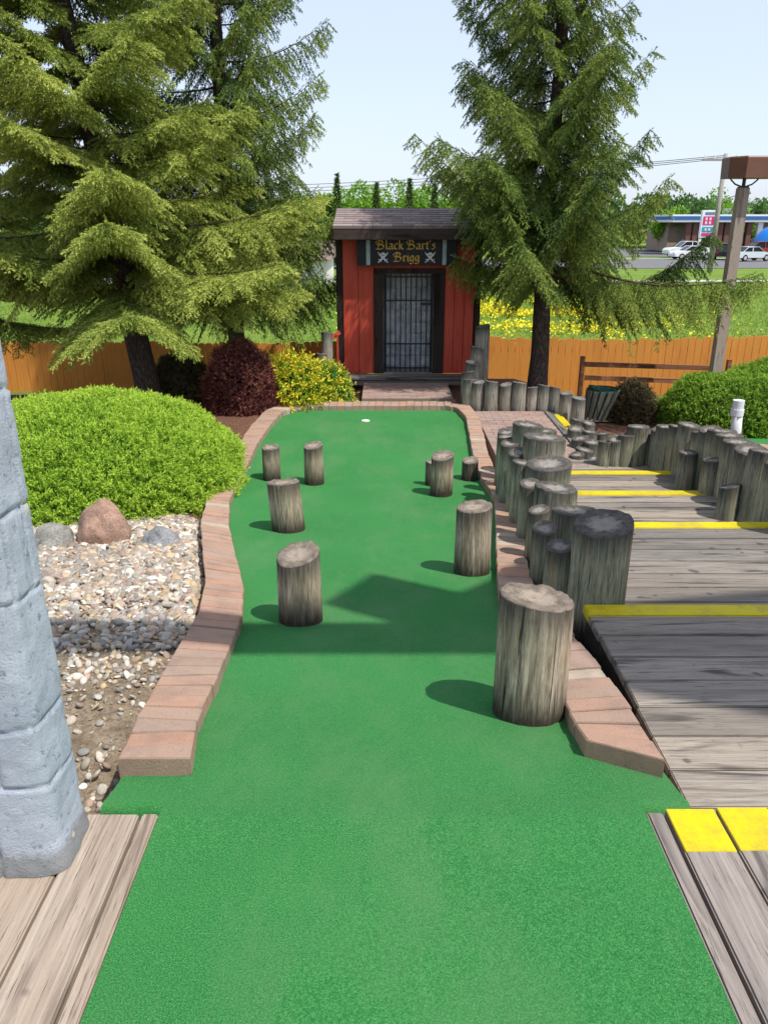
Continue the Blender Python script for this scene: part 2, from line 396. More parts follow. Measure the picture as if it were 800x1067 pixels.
def kerb(name, label, I, O, chamfer=False):
    I = [Vector(p) for p in I]; O = [Vector(p) for p in O]
    # dense resample
    def dens(A):
        out = []
        for a, b in zip(A, A[1:]):
            for k in range(12): out.append(a.lerp(b, k / 12))
        out.append(A[-1]); return out
    Id, Od = dens(I), dens(O)
    mid = [(a + b) / 2 for a, b in zip(Id, Od)]
    # square the joints to the run of the kerb
    N = len(mid); tg = []
    for i in range(N):
        t = (mid[min(N - 1, i + 9)] - mid[max(0, i - 9)]); t.z = 0; tg.append(t.normalized())
    for i in range(N):
        n = Vector((-tg[i].y, tg[i].x, 0)); w_ = (Id[i] - Od[i])
        if n.dot(w_) < 0: n = -n
        b = min(1, min(i, N - 1 - i) / 10); h_ = max(.085, min(.13, abs(n.dot(w_)) / 2)) if N > 40 else w_.length / 2
        P = mid[i] + n * h_; Q = mid[i] - n * h_
        P.z = Id[i].z; Q.z = Od[i].z
        Id[i] = Id[i].lerp(P, b); Od[i] = Od[i].lerp(Q, b)
    s = [0]
    for a, b in zip(mid, mid[1:]): s.append(s[-1] + (b - a).length)
    def get(A, d):
        d = max(0, min(s[-1] - 1e-6, d))
        import bisect
        i = min(len(s) - 2, bisect.bisect_right(s, d) - 1); t = (d - s[i]) / max(1e-6, s[i + 1] - s[i])
        return A[i].lerp(A[i + 1], t)
    mb = MB(); d = 0
    rk = random.Random(len(label))
    while d < s[-1] - .03:
        l = .105 + rk.uniform(-.004, .004); g = .0032
        a, b, c, e = get(Id, d + g), get(Id, d + l - g), get(Od, d + l - g), get(Od, d + g)
        jz = rk.uniform(-.004, .004); tilt = rk.uniform(-.003, .003)
        jx = rk.uniform(-.003, .003); j2 = rk.uniform(-.004, .004)
        n = (a - e).normalized()
        a = a + n * jx; b = b + n * jx; c = c + n * j2; e = e + n * j2
        up = Vector((0, 0, jz + tilt)); dn = Vector((0, 0, -.2)); bv = .006
        T = [a + up, b + up, c + up, e + up]; ctr = sum(T, Vector()) / 4
        top = [p + (ctr - p).normalized() * bv for p in T]
        rim = [p - Vector((0, 0, bv)) for p in T]; bot = [p + dn for p in T]
        fs = [(0, 1, 2, 3)]
        for i in range(4): j = (i + 1) % 4; fs += [(i, 4 + i, 4 + j, j), (4 + i, 8 + i, 8 + j, 4 + j)]
        mb.add(top + rim + bot, fs, 0, rk.random())
        d += l
    # mortar bed just under the brick tops
    st_ = []; L = 60
    for k in range(L + 1):
        d = .012 + (s[-1] - .02) * k / L; a, c = get(Id, d), get(Od, d); n = (c - a).normalized() * .008
        st_ += [a + n - Vector((0, 0, .009)), c - n - Vector((0, 0, .009)), a + n - Vector((0, 0, .2)), c - n - Vector((0, 0, .2))]
    fs = []
    for k in range(L):
        q = 4 * k; fs += [(q, q + 1, q + 5, q + 4), (q, q + 4, q + 6, q + 2), (q + 1, q + 3, q + 7, q + 5)]
    fs.append((0, 2, 3, 1)); mb.add(st_, fs, 1, .5)
    o = mb.build(name, [M_brick, M_mortar]); return tag(o, label, 'kerb')
kerb('brick_kerb', 'curving brick kerb on the left of the green carpet, beside the pebble bed', iL, oL)
kerb('brick_kerb', 'curving brick kerb on the right of the green carpet, beside the stairs and across the far end', iR, oR)
M_carpet = carpet_mat()
EL_ = sorted([(p.y, p.x) for p in iL[:13]]); ER_ = sorted([(p.y, p.x) for p in iR[:13]])
def mono(A):
    out = [A[0]]
    for a in A[1:]:
        if a[0] > out[-1][0] + .01: out.append(a)
    return out
EL_, ER_ = mono(EL_), mono(ER_)
yend = iL[-1].y + .03
V = []; Fq = []; NX = 40; yy = -1.2; rows = []
while yy < yend:
    rows.append(yy); yy += .2 if yy < 1.4 else (.03 if yy < 2.3 else .12)
rows = sorted([r_ for r_ in rows if not 1.80 < r_ < 1.86] + [1.80, 1.84, 1.842, 1.86] + [yend])
y1L, y1R = EL_[0][0], ER_[0][0]
for y in rows:
    def edge(E, y1, deckx, wing, sgn):
        if y < y1 + .01: return deckx
        return lerp_list(E, y) + sgn * .03
    xl = edge(EL_, y1L, -.645, -.835, -1); xr = edge(ER_, y1R, .752, .905, 1)
    for i in range(NX + 1):
        t = i / NX; V.append((xl + (xr - xl) * t, y, lane(y) + .006 + .003 * noise.noise(Vector((xl + (xr - xl) * t, y, 3)) * 2.5)))
m = NX + 1
Fq = np.array([(j * m + i, j * m + i + 1, (j + 1) * m + i + 1, (j + 1) * m + i) for j in range(len(rows) - 1) for i in range(NX)])
for xa, xb in ((-.835, -.640), (.747, .905)):      # the flaps either side, tucked down against the deck ends
    b0 = len(V); ye = (y1L if xa < 0 else y1R) + .05; R_ = [(1.812, -.14), (1.817, -.07), (1.824, -.035), (1.838, lane(1.838) - .004)] + [(y_, lane(y_) + .004) for y_ in rows if 1.85 < y_ < ye] + [(ye, lane(ye) + .004)]
    for y, z in R_:
        for i in range(9): V.append((xa + (xb - xa) * i / 8, y, z))
    Fq = np.vstack([Fq, np.array([(b0 + j * 9 + i, b0 + j * 9 + i + 1, b0 + (j + 1) * 9 + i + 1, b0 + (j + 1) * 9 + i) for j in range(len(R_) - 1) for i in range(8)])])
green = fastmesh('putting_green', np.array(V), Fq, M_carpet, smooth=True)
tag(green, 'green carpeted minigolf lane running down to the red hut', 'putting green')
# the cup near the far end
p = at_lane(381, 438.5, .006); mb = MB()
mb.tube([p + Vector((0, 0, -.004)), p + Vector((0, 0, .006))], .053, 24)
cup = mb.build('golf_cup', simple('white_cup', (.75, .75, .72)), None); tag(cup, 'small white golf cup at the far end of the green carpet', 'golf cup')

# ------------------------------------------------------------------ near deck boards
M_deckY = plank_mat('weathered_deck_board', 'y', (.20, .155, .125), (.42, .35, .285), (.30, .235, .18), (.36, .28, .21))
M_deckR = plank_mat('grey_deck_board', 'y', (.17, .145, .13), (.36, .315, .28), (.17, .15, .14), (.30, .25, .21))
M_stair = plank_mat('grey_stair_board', 'x', (.12, .11, .10), (.35, .315, .275), (.085, .078, .072), (.34, .275, .21))
M_yelY = plank_mat('yellow_painted_board', 'y', (.20, .16, .13), (.4, .3, .2), (.2, .2, .2), (.3, .2, .1), paint=(.56, .46, .006))
M_yelX = plank_mat('yellow_painted_nosing', 'x', (.20, .16, .13), (.4, .3, .2), (.2, .2, .2), (.3, .2, .1), paint=(.56, .46, .006))
M_dark = simple('dark_wood', (.035, .03, .027), .9, .1, .4, 12)  # near-black wood under the boards, on risers and inside the hut
def board(mb, x0, x1, y0, y1, z1, th=.04, bid=None, mi=0, sag=0):
    """a board with eased edges, split along its length so it can twist a little"""
    mb.box(x0, x1, y0, y1, z1 - th, z1, mi, 0, bid, .005)
mb = MB()
mb.box(-.695, -.650, -1.2, 1.785, -.04, .002, 0, R(.0), .3, .005)
x = -.705
for k, wd in enumerate((.150, .152, .148, .150, .150, .15, .15, .15)):
    board(mb, x - wd, x, -1.2, 1.79 + random.uniform(-.008, .008), random.uniform(-.002, .003), bid=[.15, .55, .75, .3, .9, .2, .4, .6][k]); x -= wd + .008
d1 = mb.build('wooden_deck', [M_deckY]); tag(d1, 'weathered tan deck boards on the left under the pale stone pillar', 'deck')
mb = MB(); mb.box(-2, -.72, -1.2, 1.70, -.2, -.05, 0); mb.build('joist', M_dark, d1)
mb = MB()
mb.box(.757, .803, -1.2, 1.79, -.04, .002, 0, 0, .35, .005)
x = .815; ends = []
d2 = None; my = MB()
for k, wd in enumerate((.143, .15, .15, .15, .15, .15, .15, .15)):
    y1 = 1.80 + random.uniform(-.01, .01); z = random.uniform(-.002, .003); b = [.2, .75, .4, .8, .3, .6, .5, .1][k]
    ys_ = 1.640 + (0, .006, -.004, .01, 0, 0, 0, 0)[k]
    mb.box(x, x + wd, -1.2, y1, -.04 + z, z, 0, 0, b, .005)
    my.box(x + .002, x + wd - .002, ys_, y1 + .0015, z - .02, z + .0016, 0, 0, b, .0015)
    x += wd + .008
d2 = mb.build('wooden_deck', [M_deckR]); tag(d2, 'grey deck boards on the right with a yellow painted end', 'deck')
my.build('yellow_stripe', M_yelY, d2)
mb = MB(); mb.box(.82, 2.1, -1.2, 1.74, -.2, -.05, 0); mb.build('joist', M_dark, d2)

# ------------------------------------------------------------------ stairs
stairs = empty('stairway', (1.9, 1.85, -.17), 'broad grey plank stairs with yellow nosings going down on the right', 'stairs')
T = [(1.815, 3.40, -.17, .985, 2.72, 8), (3.40, 4.94, -.335, 1.22, 2.64, 8), (4.94, 6.08, -.50, 1.34, 2.74, 6), (6.08, 7.1, -.65, 1.40, 2.79, 5), (7.1, 8.0, -.80, 1.45, 2.9, 5)]
off = Vector((1.9, 1.85, -.17))
for k, (ya, yb, z, xa, xb, nb) in enumerate(T):
    mb = MB(); nos = .105; yend_ = yb - (nos if k < 4 else 0); wd = (yend_ - ya) / nb
    for i in range(nb):
        y0 = ya + i * wd + .004; y1 = y0 + wd - .007
        mb.box(xa + random.uniform(-.006, .006) - off.x, xb - off.x, y0 - off.y, y1 - off.y, z - .04 - off.z + (q := random.uniform(-.002, .002)), z - off.z + q, 0, 0, None, .004)
    t = mb.build('tread', [M_stair], stairs)
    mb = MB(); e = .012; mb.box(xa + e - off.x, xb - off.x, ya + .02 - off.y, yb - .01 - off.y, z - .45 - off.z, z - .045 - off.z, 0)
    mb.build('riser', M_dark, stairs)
    if k < 4:
        mb = MB(); mb.box(xa - .005 - off.x, xb + .01 - off.x, yend_ - off.y, yb + .012 - off.y, z - .045 - off.z, z + .003 - off.z, 0, 0, None, .006)
        mb.build('nosing', [M_yelX], stairs)

# ------------------------------------------------------------------ posts and logs
def make_log(loc, r, h, mats, label, group, lean=(0, 0), seed=0, name='wooden_post', seg=72, below=.12, tilt_top=.02, cat='post', chamfer=.01):
    """round timber: fluted, slightly tapering, split by drying cracks. origin at the ground"""
    rd = random.Random(seed); nz = 12
    cracks = [(rd.uniform(0, 6.28), rd.uniform(.03, .10) , rd.uniform(-.1, .4), rd.uniform(.5, 1.2)) for _ in range(9)]
    V = []; topd = []; rad = []
    tx, ty = rd.uniform(-1, 1) * tilt_top, rd.uniform(-1, 1) * tilt_top
    zs = [-below] + [h * i / (nz - 1) for i in range(nz)]
    def rr(a, z):
        n = noise.noise(Vector((math.cos(a) * 1.2 + seed * 3.1, math.sin(a) * 1.2, z * .8)))
        n2 = noise.noise(Vector((math.cos(a) * 7 + seed, math.sin(a) * 7, z * 1.1)))
        n3 = noise.noise(Vector((math.cos(a) * 19 + seed, math.sin(a) * 19, z * 2.0)))
        q = r * (1 + .055 * n + .024 * n2 + .014 * n3 - .03 * z / max(.3, h))
        for ca, cw, c0, c1 in cracks:
            dd = abs((a - ca + .15 * n + math.pi) % (2 * math.pi) - math.pi)
            if dd < cw and c0 * h < z + .01 < c1 * h: q -= r * .06 * (1 - dd / cw)
        return q
    for z in zs:
        for k in range(seg):
            a = 2 * math.pi * k / seg; q = rr(a, z); x, y = q * math.cos(a), q * math.sin(a)
            zt = z + (tx * x + ty * y) / r * max(0, z / h)
            V.append((x + lean[0] * z, y + lean[1] * z, zt)); topd.append(h - z); rad.append(1)
    Fs = []; mi = []
    for j in range(len(zs) - 1):
        for k in range(seg): Fs.append((j * seg + k, j * seg + (k + 1) % seg, (j + 1) * seg + (k + 1) % seg, (j + 1) * seg + k)); mi.append(0)
    base = (len(zs) - 1) * seg; prev = base
    for j, f in enumerate((.965, .80, .55, .3, .08)):
        st0 = len(V)
        for k in range(seg):
            a = 2 * math.pi * k / seg; q = rr(a, h) * f; x, y = q * math.cos(a), q * math.sin(a)
            V.append((x + lean[0] * h, y + lean[1] * h, h + chamfer + (tx * x + ty * y) / r + .012 * r / .14 * noise.noise(Vector((x * 30, y * 30, seed))) - .004 * j)); topd.append(0); rad.append(f)
        for k in range(seg): Fs.append((prev + k, prev + (k + 1) % seg, st0 + (k + 1) % seg, st0 + k)); mi.append(1)
        prev = st0
    c = len(V); V.append((lean[0] * h, lean[1] * h, h + chamfer)); topd.append(0); rad.append(0)
    for k in range(seg): Fs.append((prev + k, prev + (k + 1) % seg, c)); mi.append(1)
    me = bpy.data.meshes.new(name); me.from_pydata(V, [], Fs); me.update(); me.polygons.foreach_set('material_index', mi)
    for nm, dat in (('topd', topd), ('rad', rad)):
        at = me.attributes.new(nm, 'FLOAT', 'POINT'); at.data.foreach_set('value', dat)
    o = link(name, me, mats, None, True); o.location = loc
    return tag(o, label, cat, group)
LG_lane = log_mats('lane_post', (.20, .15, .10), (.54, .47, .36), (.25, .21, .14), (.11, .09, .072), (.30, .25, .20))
LG_stair = log_mats('stair_log', (.16, .15, .10), (.42, .40, .30), (.16, .19, .12), (.058, .052, .046), (.26, .24, .21))
LG_wall = log_mats('wall_log', (.18, .16, .13), (.42, .39, .33), (.15, .16, .12), (.09, .085, .08), (.22, .2, .18))
# base centre px, base front y px, top y px (far rim), diameter px, lean
lane_posts = [
 (313.5, 655, 570, 46, (0, 0), 'weathered upright post nearest on the left of the carpet, dark split down its face'),
 (301, 558, 497, 34, (-.07, 0), 'weathered post tilting left, behind the nearest left post on the carpet'),
 (327.5, 508, 461, 20, (0, 0), 'slim post in the far left pair on the carpet, the right one'),
 (283.5, 503, 463, 18.5, (0, 0), 'slim post in the far left pair, against the left kerb'),
 (550, 755, 610, 75, (0, 0), 'thick pale post nearest the camera on the right of the carpet'),
 (491, 603, 522, 37, (0, 0), 'upright post on the right of the carpet with a black damp foot'),
 (459, 520, 471, 24, (.02, 0), 'far right post of the carpet with a smaller post behind its left side'),
 (449, 508, 480, 13, (0, 0), 'small post half hidden behind a bigger far post'),
 (489, 503, 477, 17, (0, 0), 'short stubby post against the far right kerb'),
]
for k, (px, yb, yt, wpx, lean, lab) in enumerate(lane_posts):
    c = at_lane(px, yb - wpx * .14); dep = c.y * ct + (EYE - c.z) * st
    c = at_lane(px, yb - wpx * .17); r = wpx / 2 / F * dep
    top = at_y(px, yt + wpx * .17, c.y)
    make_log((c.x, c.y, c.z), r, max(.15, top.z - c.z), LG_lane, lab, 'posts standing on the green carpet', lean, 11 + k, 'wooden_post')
# stair side rows: x, y, r, top z
left_row = [(1.09, 3.58, .150, .195, 0), (.90, 3.66, .075, .03, 0), (1.155, 4.02, .10, -.16, 0), (1.17, 4.42, .145, -.055, 0), (.955, 4.25, .075, -.10, 0), (1.18, 4.98, .148, -.10, 0), (1.00, 4.72, .07, -.16, 0),
            (1.205, 5.45, .165, -.065, 0), (1.03, 5.2, .075, -.14, 0), (1.255, 5.92, .168, .0, 0), (1.05, 5.62, .08, -.12, 0), (1.07, 5.95, .075, -.13, 0), (1.20, 6.32, .13, .0, 0), (1.06, 6.25, .08, -.14, 0), (1.07, 6.55, .075, -.16, 0), (1.10, 6.83, .08, -.20, 0), (1.15, 7.10, .085, -.26, 0), (1.28, 7.3, .1, -.30, 0), (1.45, 7.4, .09, -.33, 0), (1.40, 6.7, .13, -.15, 0)]
left_row.sort(key=lambda t: t[1])
for k, (x, y, r, zt, l) in enumerate(left_row):
    zb = lane(y) - .06
    size = 'thick' if r > .14 else ('short' if zt - zb < .42 else 'slender')
    make_log((x, y, zb), r, zt - zb, LG_stair, f'{size} greenish log, {ORD[k]} from the near end of the row between carpet and stairs', 'logs between the carpet and the stairs', (random.uniform(-.02, .02), random.uniform(-.02, .02)), 40 + k, 'retaining_log', seg=60)
right_row = [(760, 505, .075, 5.45, 0), (792, 468, .105, 5.42, .02), (815, 480, .12, 5.08, .03), (768, 458, .125, 5.95, .02), (743, 477, .08, 6.05, 0), (751, 447, .125, 6.45, 0), (734, 450, .12, 6.75, 0), (717, 470, .08, 6.6, 0),
             (717, 441, .105, 7.0, 0), (704, 446, .10, 7.3, 0), (694, 443, .11, 7.6, 0), (682, 450, .10, 7.85, 0), (664, 443, .115, 7.85, 0), (652, 452, .085, 7.8, 0), (641, 456, .075, 7.8, 0), (630, 459, .075, 7.8, 0), (840, 492, .12, 4.75, 0), (779, 466, .11, 5.7, 0), (760, 452, .11, 6.2, 0), (672, 448, .09, 8.0, 0), (688, 446, .09, 7.75, 0), (646, 452, .08, 7.95, 0), (708, 443, .09, 7.15, 0), (742, 446, .10, 6.6, 0)]
pts = []
for px, yt, r, y, l in right_row:
    p = at_y(px, yt, y); pts.append((p.x, y, r, p.z - .02, l))
pts.sort(key=lambda t: t[1])
for k, (x, y, r, zt, l) in enumerate(pts):
    zb = -.62 - .25 * sm(5, 7.2, y) - .1
    make_log((x, y, zb), r, max(.12, zt - zb), LG_stair, f'{"thick" if r > .1 else "thin"} weathered log, {ORD[k]} from the near end of the row right of the stairs', 'logs on the right of the stairs', (l + random.uniform(-.02, .02), random.uniform(-.02, .02)), 80 + k, 'retaining_log', seg=60)
# dark log pile where the path steps down
pile = [(602, 438, 9.3, .09), (613, 441, 9.1, .08), (600, 447, 8.9, .10), (614, 450, 8.7, .09), (604, 457, 8.5, .10), (617, 461, 8.35, .10), (609, 469, 8.2, .10), (620, 478, 8.1, .09), (601, 474, 8.05, .08), (628, 452, 9.2, .09)]
for k, (px, yt, y, r) in enumerate(pile):
    p = at_y(px, yt, y); zb = -1.35
    make_log((p.x, y, zb), r, p.z - zb, LG_stair, f'short dark log, {ORD[k]} from the far end of the clump beyond the stairs', 'dark logs stepping down beyond the stairs', (0, 0), 120 + k, 'retaining_log', seg=48)
# low wall of logs by the hut
wall = [(489, 396, 10.5, .10), (498, 398, 10.42, .085), (512, 398, 10.35, .09), (526, 401, 10.35, .08), (541, 399, 10.35, .1), (554, 404, 10.35, .075), (566, 402, 10.35, .08), (578, 404, 10.35, .08), (590, 410, 10.1, .085), (603, 415, 9.85, .09)]
for k, (px, yt, y, r) in enumerate(wall):
    p = at_y(px, yt, y); zb = -.95 - (0 if k < 8 else .2)
    make_log((p.x, y, zb), r, p.z - zb, LG_wall, f'grey log, {ORD[k]} from the left in the low wall under the right spruce', 'logs of the low wall under the right spruce', (random.uniform(-.02, .02), 0), 140 + k, 'retaining_log', seg=48)
tall = [(503, 340, 11.9, .11, 'tall grey post at the right corner of the red hut'), (497, 362, 11.6, .10, 'stepped grey post before the right corner of the hut'), (492, 378, 11.2, .10, 'lower stepped post right of the hut path'), (487, 388, 10.9, .09, 'lowest stepped post right of the hut path'),
        (340.5, 347, 11.9, .085, 'tall grey post at the left corner of the red hut'), (335, 369, 11.8, .09, 'stepped shorter post left of the hut'), (329, 377, 11.7, .08, 'shortest stepped post left of the hut, by the yellow shrub')]
for k, (px, yt, y, r, lab) in enumerate(tall):
    p = at_y(px, yt, y); zb = -.9
    make_log((p.x, y, zb), r, p.z - zb, LG_wall, lab, 'posts flanking the hut', (0, 0), 160 + k, 'wooden_post', seg=48)

# ------------------------------------------------------------------ painted stone pillar on the left deck
def pillar():
    cx, cy, hw, cr = -1.175, 1.665, .335, .15
    m = M('pale_blue_painted_stone', .75, .25); v = m.vec()
    n = m.noise(v, 3.5, 7, .65); n2 = m.noise(v, 38, 5, .7); n3 = m.noise(m.vec((8, 8, 2)), 2, 6, .7)
    c = m.mix(m.ramp(n, [(.35, 0.), (.65, 1.)]), (.30, .345, .41), (.42, .465, .53))
    c = m.mix(m.ramp(n3, [(.55, 0.), (.75, .5)]), c, (.42, .47, .53))
    c = m.mix(m.ramp(n2, [(.34, .7), (.42, 0.)]), c, (.13, .15, .18))
    c = m.mix(m.ramp(m.noise(v, 140, 4, .8), [(.56, 0.), (.66, .5)]), c, (.48, .52, .56))
    c = m.mix(m.ramp(m.math('ADD', m.xyz()[2], m.math('MULTIPLY', n2, -.10)), [(-.03, .7), (.03, 0.)]), c, (.14, .13, .11))
    c = m.mix(m.ramp(m.noise(v, 9, 2, .4), [(.72, 0.), (.74, .8)]), c, (.55, .50, .38))
    m.col(c); m.bump(m.mix(.5, n2, m.noise(v, 150, 5, .8)), 1, .008)
    H = 1.9; NZ = 240; NA = 280
    joints = [-.2, .26, .43, .77, .98, 1.25, 1.47, 1.72]
    rd = random.Random(5)
    vj = [[rd.uniform(0, 1) for _ in range(7)] for _ in joints]
    vj = [sorted([(k + .8 * u) / 7 for k, u in enumerate(row)]) for row in vj]
    def outline(t):                                  # rounded square, t in 0..1 from the +x side
        a = 2 * math.pi * t; e = .27; c_, s_ = math.cos(a), math.sin(a)
        return math.copysign(abs(c_) ** e, c_) * hw, math.copysign(abs(s_) ** e, s_) * .105
    # even spacing round the outline
    P = [outline(k / 2000) for k in range(2001)]; L = [0]
    for a, b in zip(P, P[1:]): L.append(L[-1] + math.hypot(a[0] - b[0], a[1] - b[1]))
    import bisect
    ring = []
    for k in range(NA):
        d = L[-1] * k / NA; i = bisect.bisect_right(L, d) - 1; t = (d - L[i]) / max(1e-9, L[i + 1] - L[i])
        ring.append((P[i][0] + (P[i + 1][0] - P[i][0]) * t, P[i][1] + (P[i + 1][1] - P[i][1]) * t))
    V = []
    for j in range(NZ + 1):
        z = H * j / NZ
        for k, (x, y) in enumerate(ring):
            u = k / NA
            wob = .012 * noise.noise(Vector((x * 6, y * 6, z * 3)))
            zz = z + wob + .008 * noise.noise(Vector((x * 3 + 5, y * 3, 0)))
            ci = 0
            for q, jz in enumerate(joints):
                if zz >= jz: ci = q
            dj = min(abs(zz - jz) for jz in joints)
            dv = min(min(abs(u - w_), 1 - abs(u - w_)) for w_ in vj[ci]) * L[-1]
            g = math.exp(-(dj / .0045) ** 2) + math.exp(-(dv / .004) ** 2)
            bl = .004 * noise.noise(Vector((ci * 7.3, int(u * 7) * 3.1, 1)))
            rough = .004 * noise.noise(Vector((x * 9, y * 9, z * 9))) + .0022 * noise.noise(Vector((x * 28, y * 28, z * 28)))
            q = -.009 * min(1, g) + bl + rough + (.012 * math.exp(-(z / .05) ** 2)) - .004 * z
            nx_, ny_ = (x / hw) ** 3, (y / .105) ** 3; l = math.hypot(nx_, ny_); V.append((x + q * nx_ / l, y + q * ny_ / l, z))
    Fa = [(j * NA + k, j * NA + (k + 1) % NA, (j + 1) * NA + (k + 1) % NA, (j + 1) * NA + k) for j in range(NZ) for k in range(NA)]
    c0 = len(V); V.append((0, 0, H)); V = np.array(V)
    me = bpy.data.meshes.new('stone_pillar')
    me.from_pydata([tuple(q) for q in V], [], Fa + [(NZ * NA + k, NZ * NA + (k + 1) % NA, c0) for k in range(NA)]); me.update()
    o = link('stone_pillar', me, m.m, None, True); o.location = (cx, cy, .003)
    tag(o, 'pale blue painted stone block pillar at the left edge', 'pillar')
pillar()
# ------------------------------------------------------------------ pink brick walk beside the lane, path to the hut
M_paver = brick_mat('pinkish_paver', (.31, .20, .165), (.27, .20, .175), (.22, .17, .15))
def pavers(name, label, x0, x1, y0, y1, z, lx=.2, ly=.1, ang=0, cat='path'):
    mb = MB(); r = 0; y = y0
    while y < y1 - .01:
        x = x0 - (lx / 2 if r % 2 else 0)
        while x < x1:
            a, b = max(x, x0) + .003, min(x + lx, x1) - .003
            if b - a > .02: mb.box(a, b, y + .003, min(y + ly, y1) - .003, z - .05, z + random.uniform(-.0015, .0015), 0)
            x += lx
        y += ly; r += 1
    mb.box(x0, x1, y0, y1, z - .15, z - .006, 1, 0, .5)
    o = mb.build(name, [M_paver, M_mortar]); o['kind'] = 'structure'; return o
pavers('path', '', 1.22, 2.14, 7.72, 10.25, -.80)
pavers('path', '', -.32, 1.0, 11.05, 12.2, -.80, .2, .1)
mb = MB(); mb.box(2.15, 2.30, 8.6, 10.2, -.9, -.79, 0, R(0), .4, .006); e1 = mb.build('edge_board', [plank_mat('grey_edge_board', 'y', (.13, .12, .115), (.33, .305, .28), (.10, .095, .09), (.30, .255, .205))])
tag(e1, 'grey board edging the pink brick path, its far end painted yellow', 'board')
mb = MB(); mb.box(2.23, 2.335, 9.0, 10.0, -.84, -.786, 0, 0, .4, .004); mb.build('yellow_stripe', [M_yelY], e1)

# ------------------------------------------------------------------ red hut
hx0, hx1, hy, hz = -.74, 1.52, 12.7, -.74
M_red = M('red_painted_boards', .6, .3); v_ = M_red.vec((9, 9, .8))
c_ = M_red.mix(M_red.ramp(M_red.noise(v_, 2, 7, .7), [(.35, 0.), (.7, 1.)]), (.44, .05, .028), (.56, .09, .048))
c_ = M_red.mix(M_red.ramp(M_red.noise(M_red.vec((14, 14, 3)), 3, 6, .7), [(.68, 0.), (.78, .5)]), c_, (.15, .04, .03))
M_red.col(c_); M_red.bump(M_red.noise(v_, 6, 4), .3, .004); M_red = M_red.m
M_brown = plank_mat('dark_brown_trim', 'z', (.022, .016, .013), (.06, .042, .034), (.02, .015, .012), (.07, .05, .04))
M_brownx = plank_mat('dark_brown_fascia', 'x', (.035, .024, .022), (.085, .06, .052), (.03, .02, .02), (.1, .07, .06))
hut = empty('red_hut', (.39, 13.4, -.85), 'small red board hut with a barred door and a shingled roof', 'hut')
HO = Vector((.39, 13.4, -.85))
def hb(mb, x0, x1, y0, y1, z0, z1, mi=0, bev=.004, bid=None): mb.box(x0 - HO.x, x1 - HO.x, y0 - HO.y, y1 - HO.y, z0 - HO.z, z1 - HO.z, mi, 0, bid, bev)
zt = EYE - .20                                       # top of the wall
dx0, dx1, dzt = -.16, .96, EYE - .78 + .02            # outer door frame
dzt = at_y(420, 281, hy).z
mb = MB()
def boards(xa, xb, za, zb, n):
    wd = (xb - xa) / n
    for i in range(n): hb(mb, xa + i * wd + .003, xa + (i + 1) * wd - .003, hy, hy + .03, za, zb, 0, .005)
boards(hx0 + .09, dx0, hz, zt, 2); boards(dx1, hx1 - .09, hz, zt, 3)
boards(dx0, dx1, dzt + .001, zt, 4)
for xx in (hx0, hx1 - .03):                         # side walls, boards running back
    for i in range(8): hb(mb, xx, xx + .03, hy + .10 + i * .18, hy + .10 + i * .18 + .175, hz, zt + .12 * 0, 0, .005)
hb(mb, hx0, hx1, hy + 1.5, hy + 1.53, hz, zt)
mb.build('wall', M_red, hut)
mb = MB(); hb(mb, hx0 + .03, hx1 - .03, hy + .031, hy + .04, zt - .02, zt + .01); hb(mb, hx0 + .04, dx0 + .02, hy + .032, hy + .05, hz, zt - .03); hb(mb, dx1 - .02, hx1 - .04, hy + .032, hy + .05, hz, zt - .03); mb.build('wall_backing', M_dark, hut)
for xx in (hx0 - .01, hx1 - .08):
    mb = MB(); hb(mb, xx, xx + .09, hy - .02, hy + .09, hz - .02, zt); mb.build('corner_post', M_brown, hut)
# door frame
fr = MB(); hb(fr, dx0, dx0 + .15, hy - .035, hy + .10, hz, dzt - .06); hb(fr, dx1 - .17, dx1, hy - .035, hy + .10, hz, dzt - .06); hb(fr, dx0, dx1, hy - .035, hy + .10, dzt - .058, dzt + .02)
fr.build('door_frame', M_brown, hut)
ix0, ix1 = dx0 + .16, dx1 - .18
# painted masonry inside the cell
mm = M('grey_painted_masonry', .85, .2); v_ = mm.vec()
n1 = mm.noise(v_, 3.2, 7, .7); c_ = mm.mix(mm.ramp(n1, [(.38, 0.), (.62, 1.)]), (.42, .43, .46), (.75, .76, .80))
c_ = mm.mix(mm.ramp(mm.noise(mm.vec((7, 7, 1.2)), 2.5, 6, .7), [(.5, 0.), (.7, .8)]), c_, (.14, .14, .15))
mm.col(c_); mm.bump(n1, 1, .03)
mb = MB(); hb(mb, ix0 - .05, ix1 + .05, hy + .55, hy + .62, hz, dzt + .1)
hb(mb, ix0 - .12, ix0 - .02, hy + .11, hy + .54, hz, dzt + .1); hb(mb, ix1 + .02, ix1 + .12, hy + .11, hy + .54, hz, dzt + .1)
for k in range(9):
    z0 = hz + .02 + k * .185; xx = ix0 - .02 - (k % 2) * .15
    while xx < ix1:
        a, b = max(xx, ix0 - .02) + .008, min(xx + .3, ix1 + .02) - .008
        if b - a > .05: hb(mb, a, b, hy + .50 + random.uniform(0, .03), hy + .549, z0 + .008, z0 + .175, 0, .015)
        xx += .3
mb.build('cell_wall', mm.m, hut)
mb = MB(); hb(mb, ix0 - .02, ix1 + .02, hy - .02, hy + .549, hz - .02, hz + .004); mb.build('cell_floor', simple('grey_cell_floor', (.25, .24, .23)), hut)
mb = MB(); hb(mb, hx0 + .04, hx1 - .04, hy + .1, hy + 1.45, dzt + .11, dzt + .13); mb.build('ceiling', M_dark, hut)
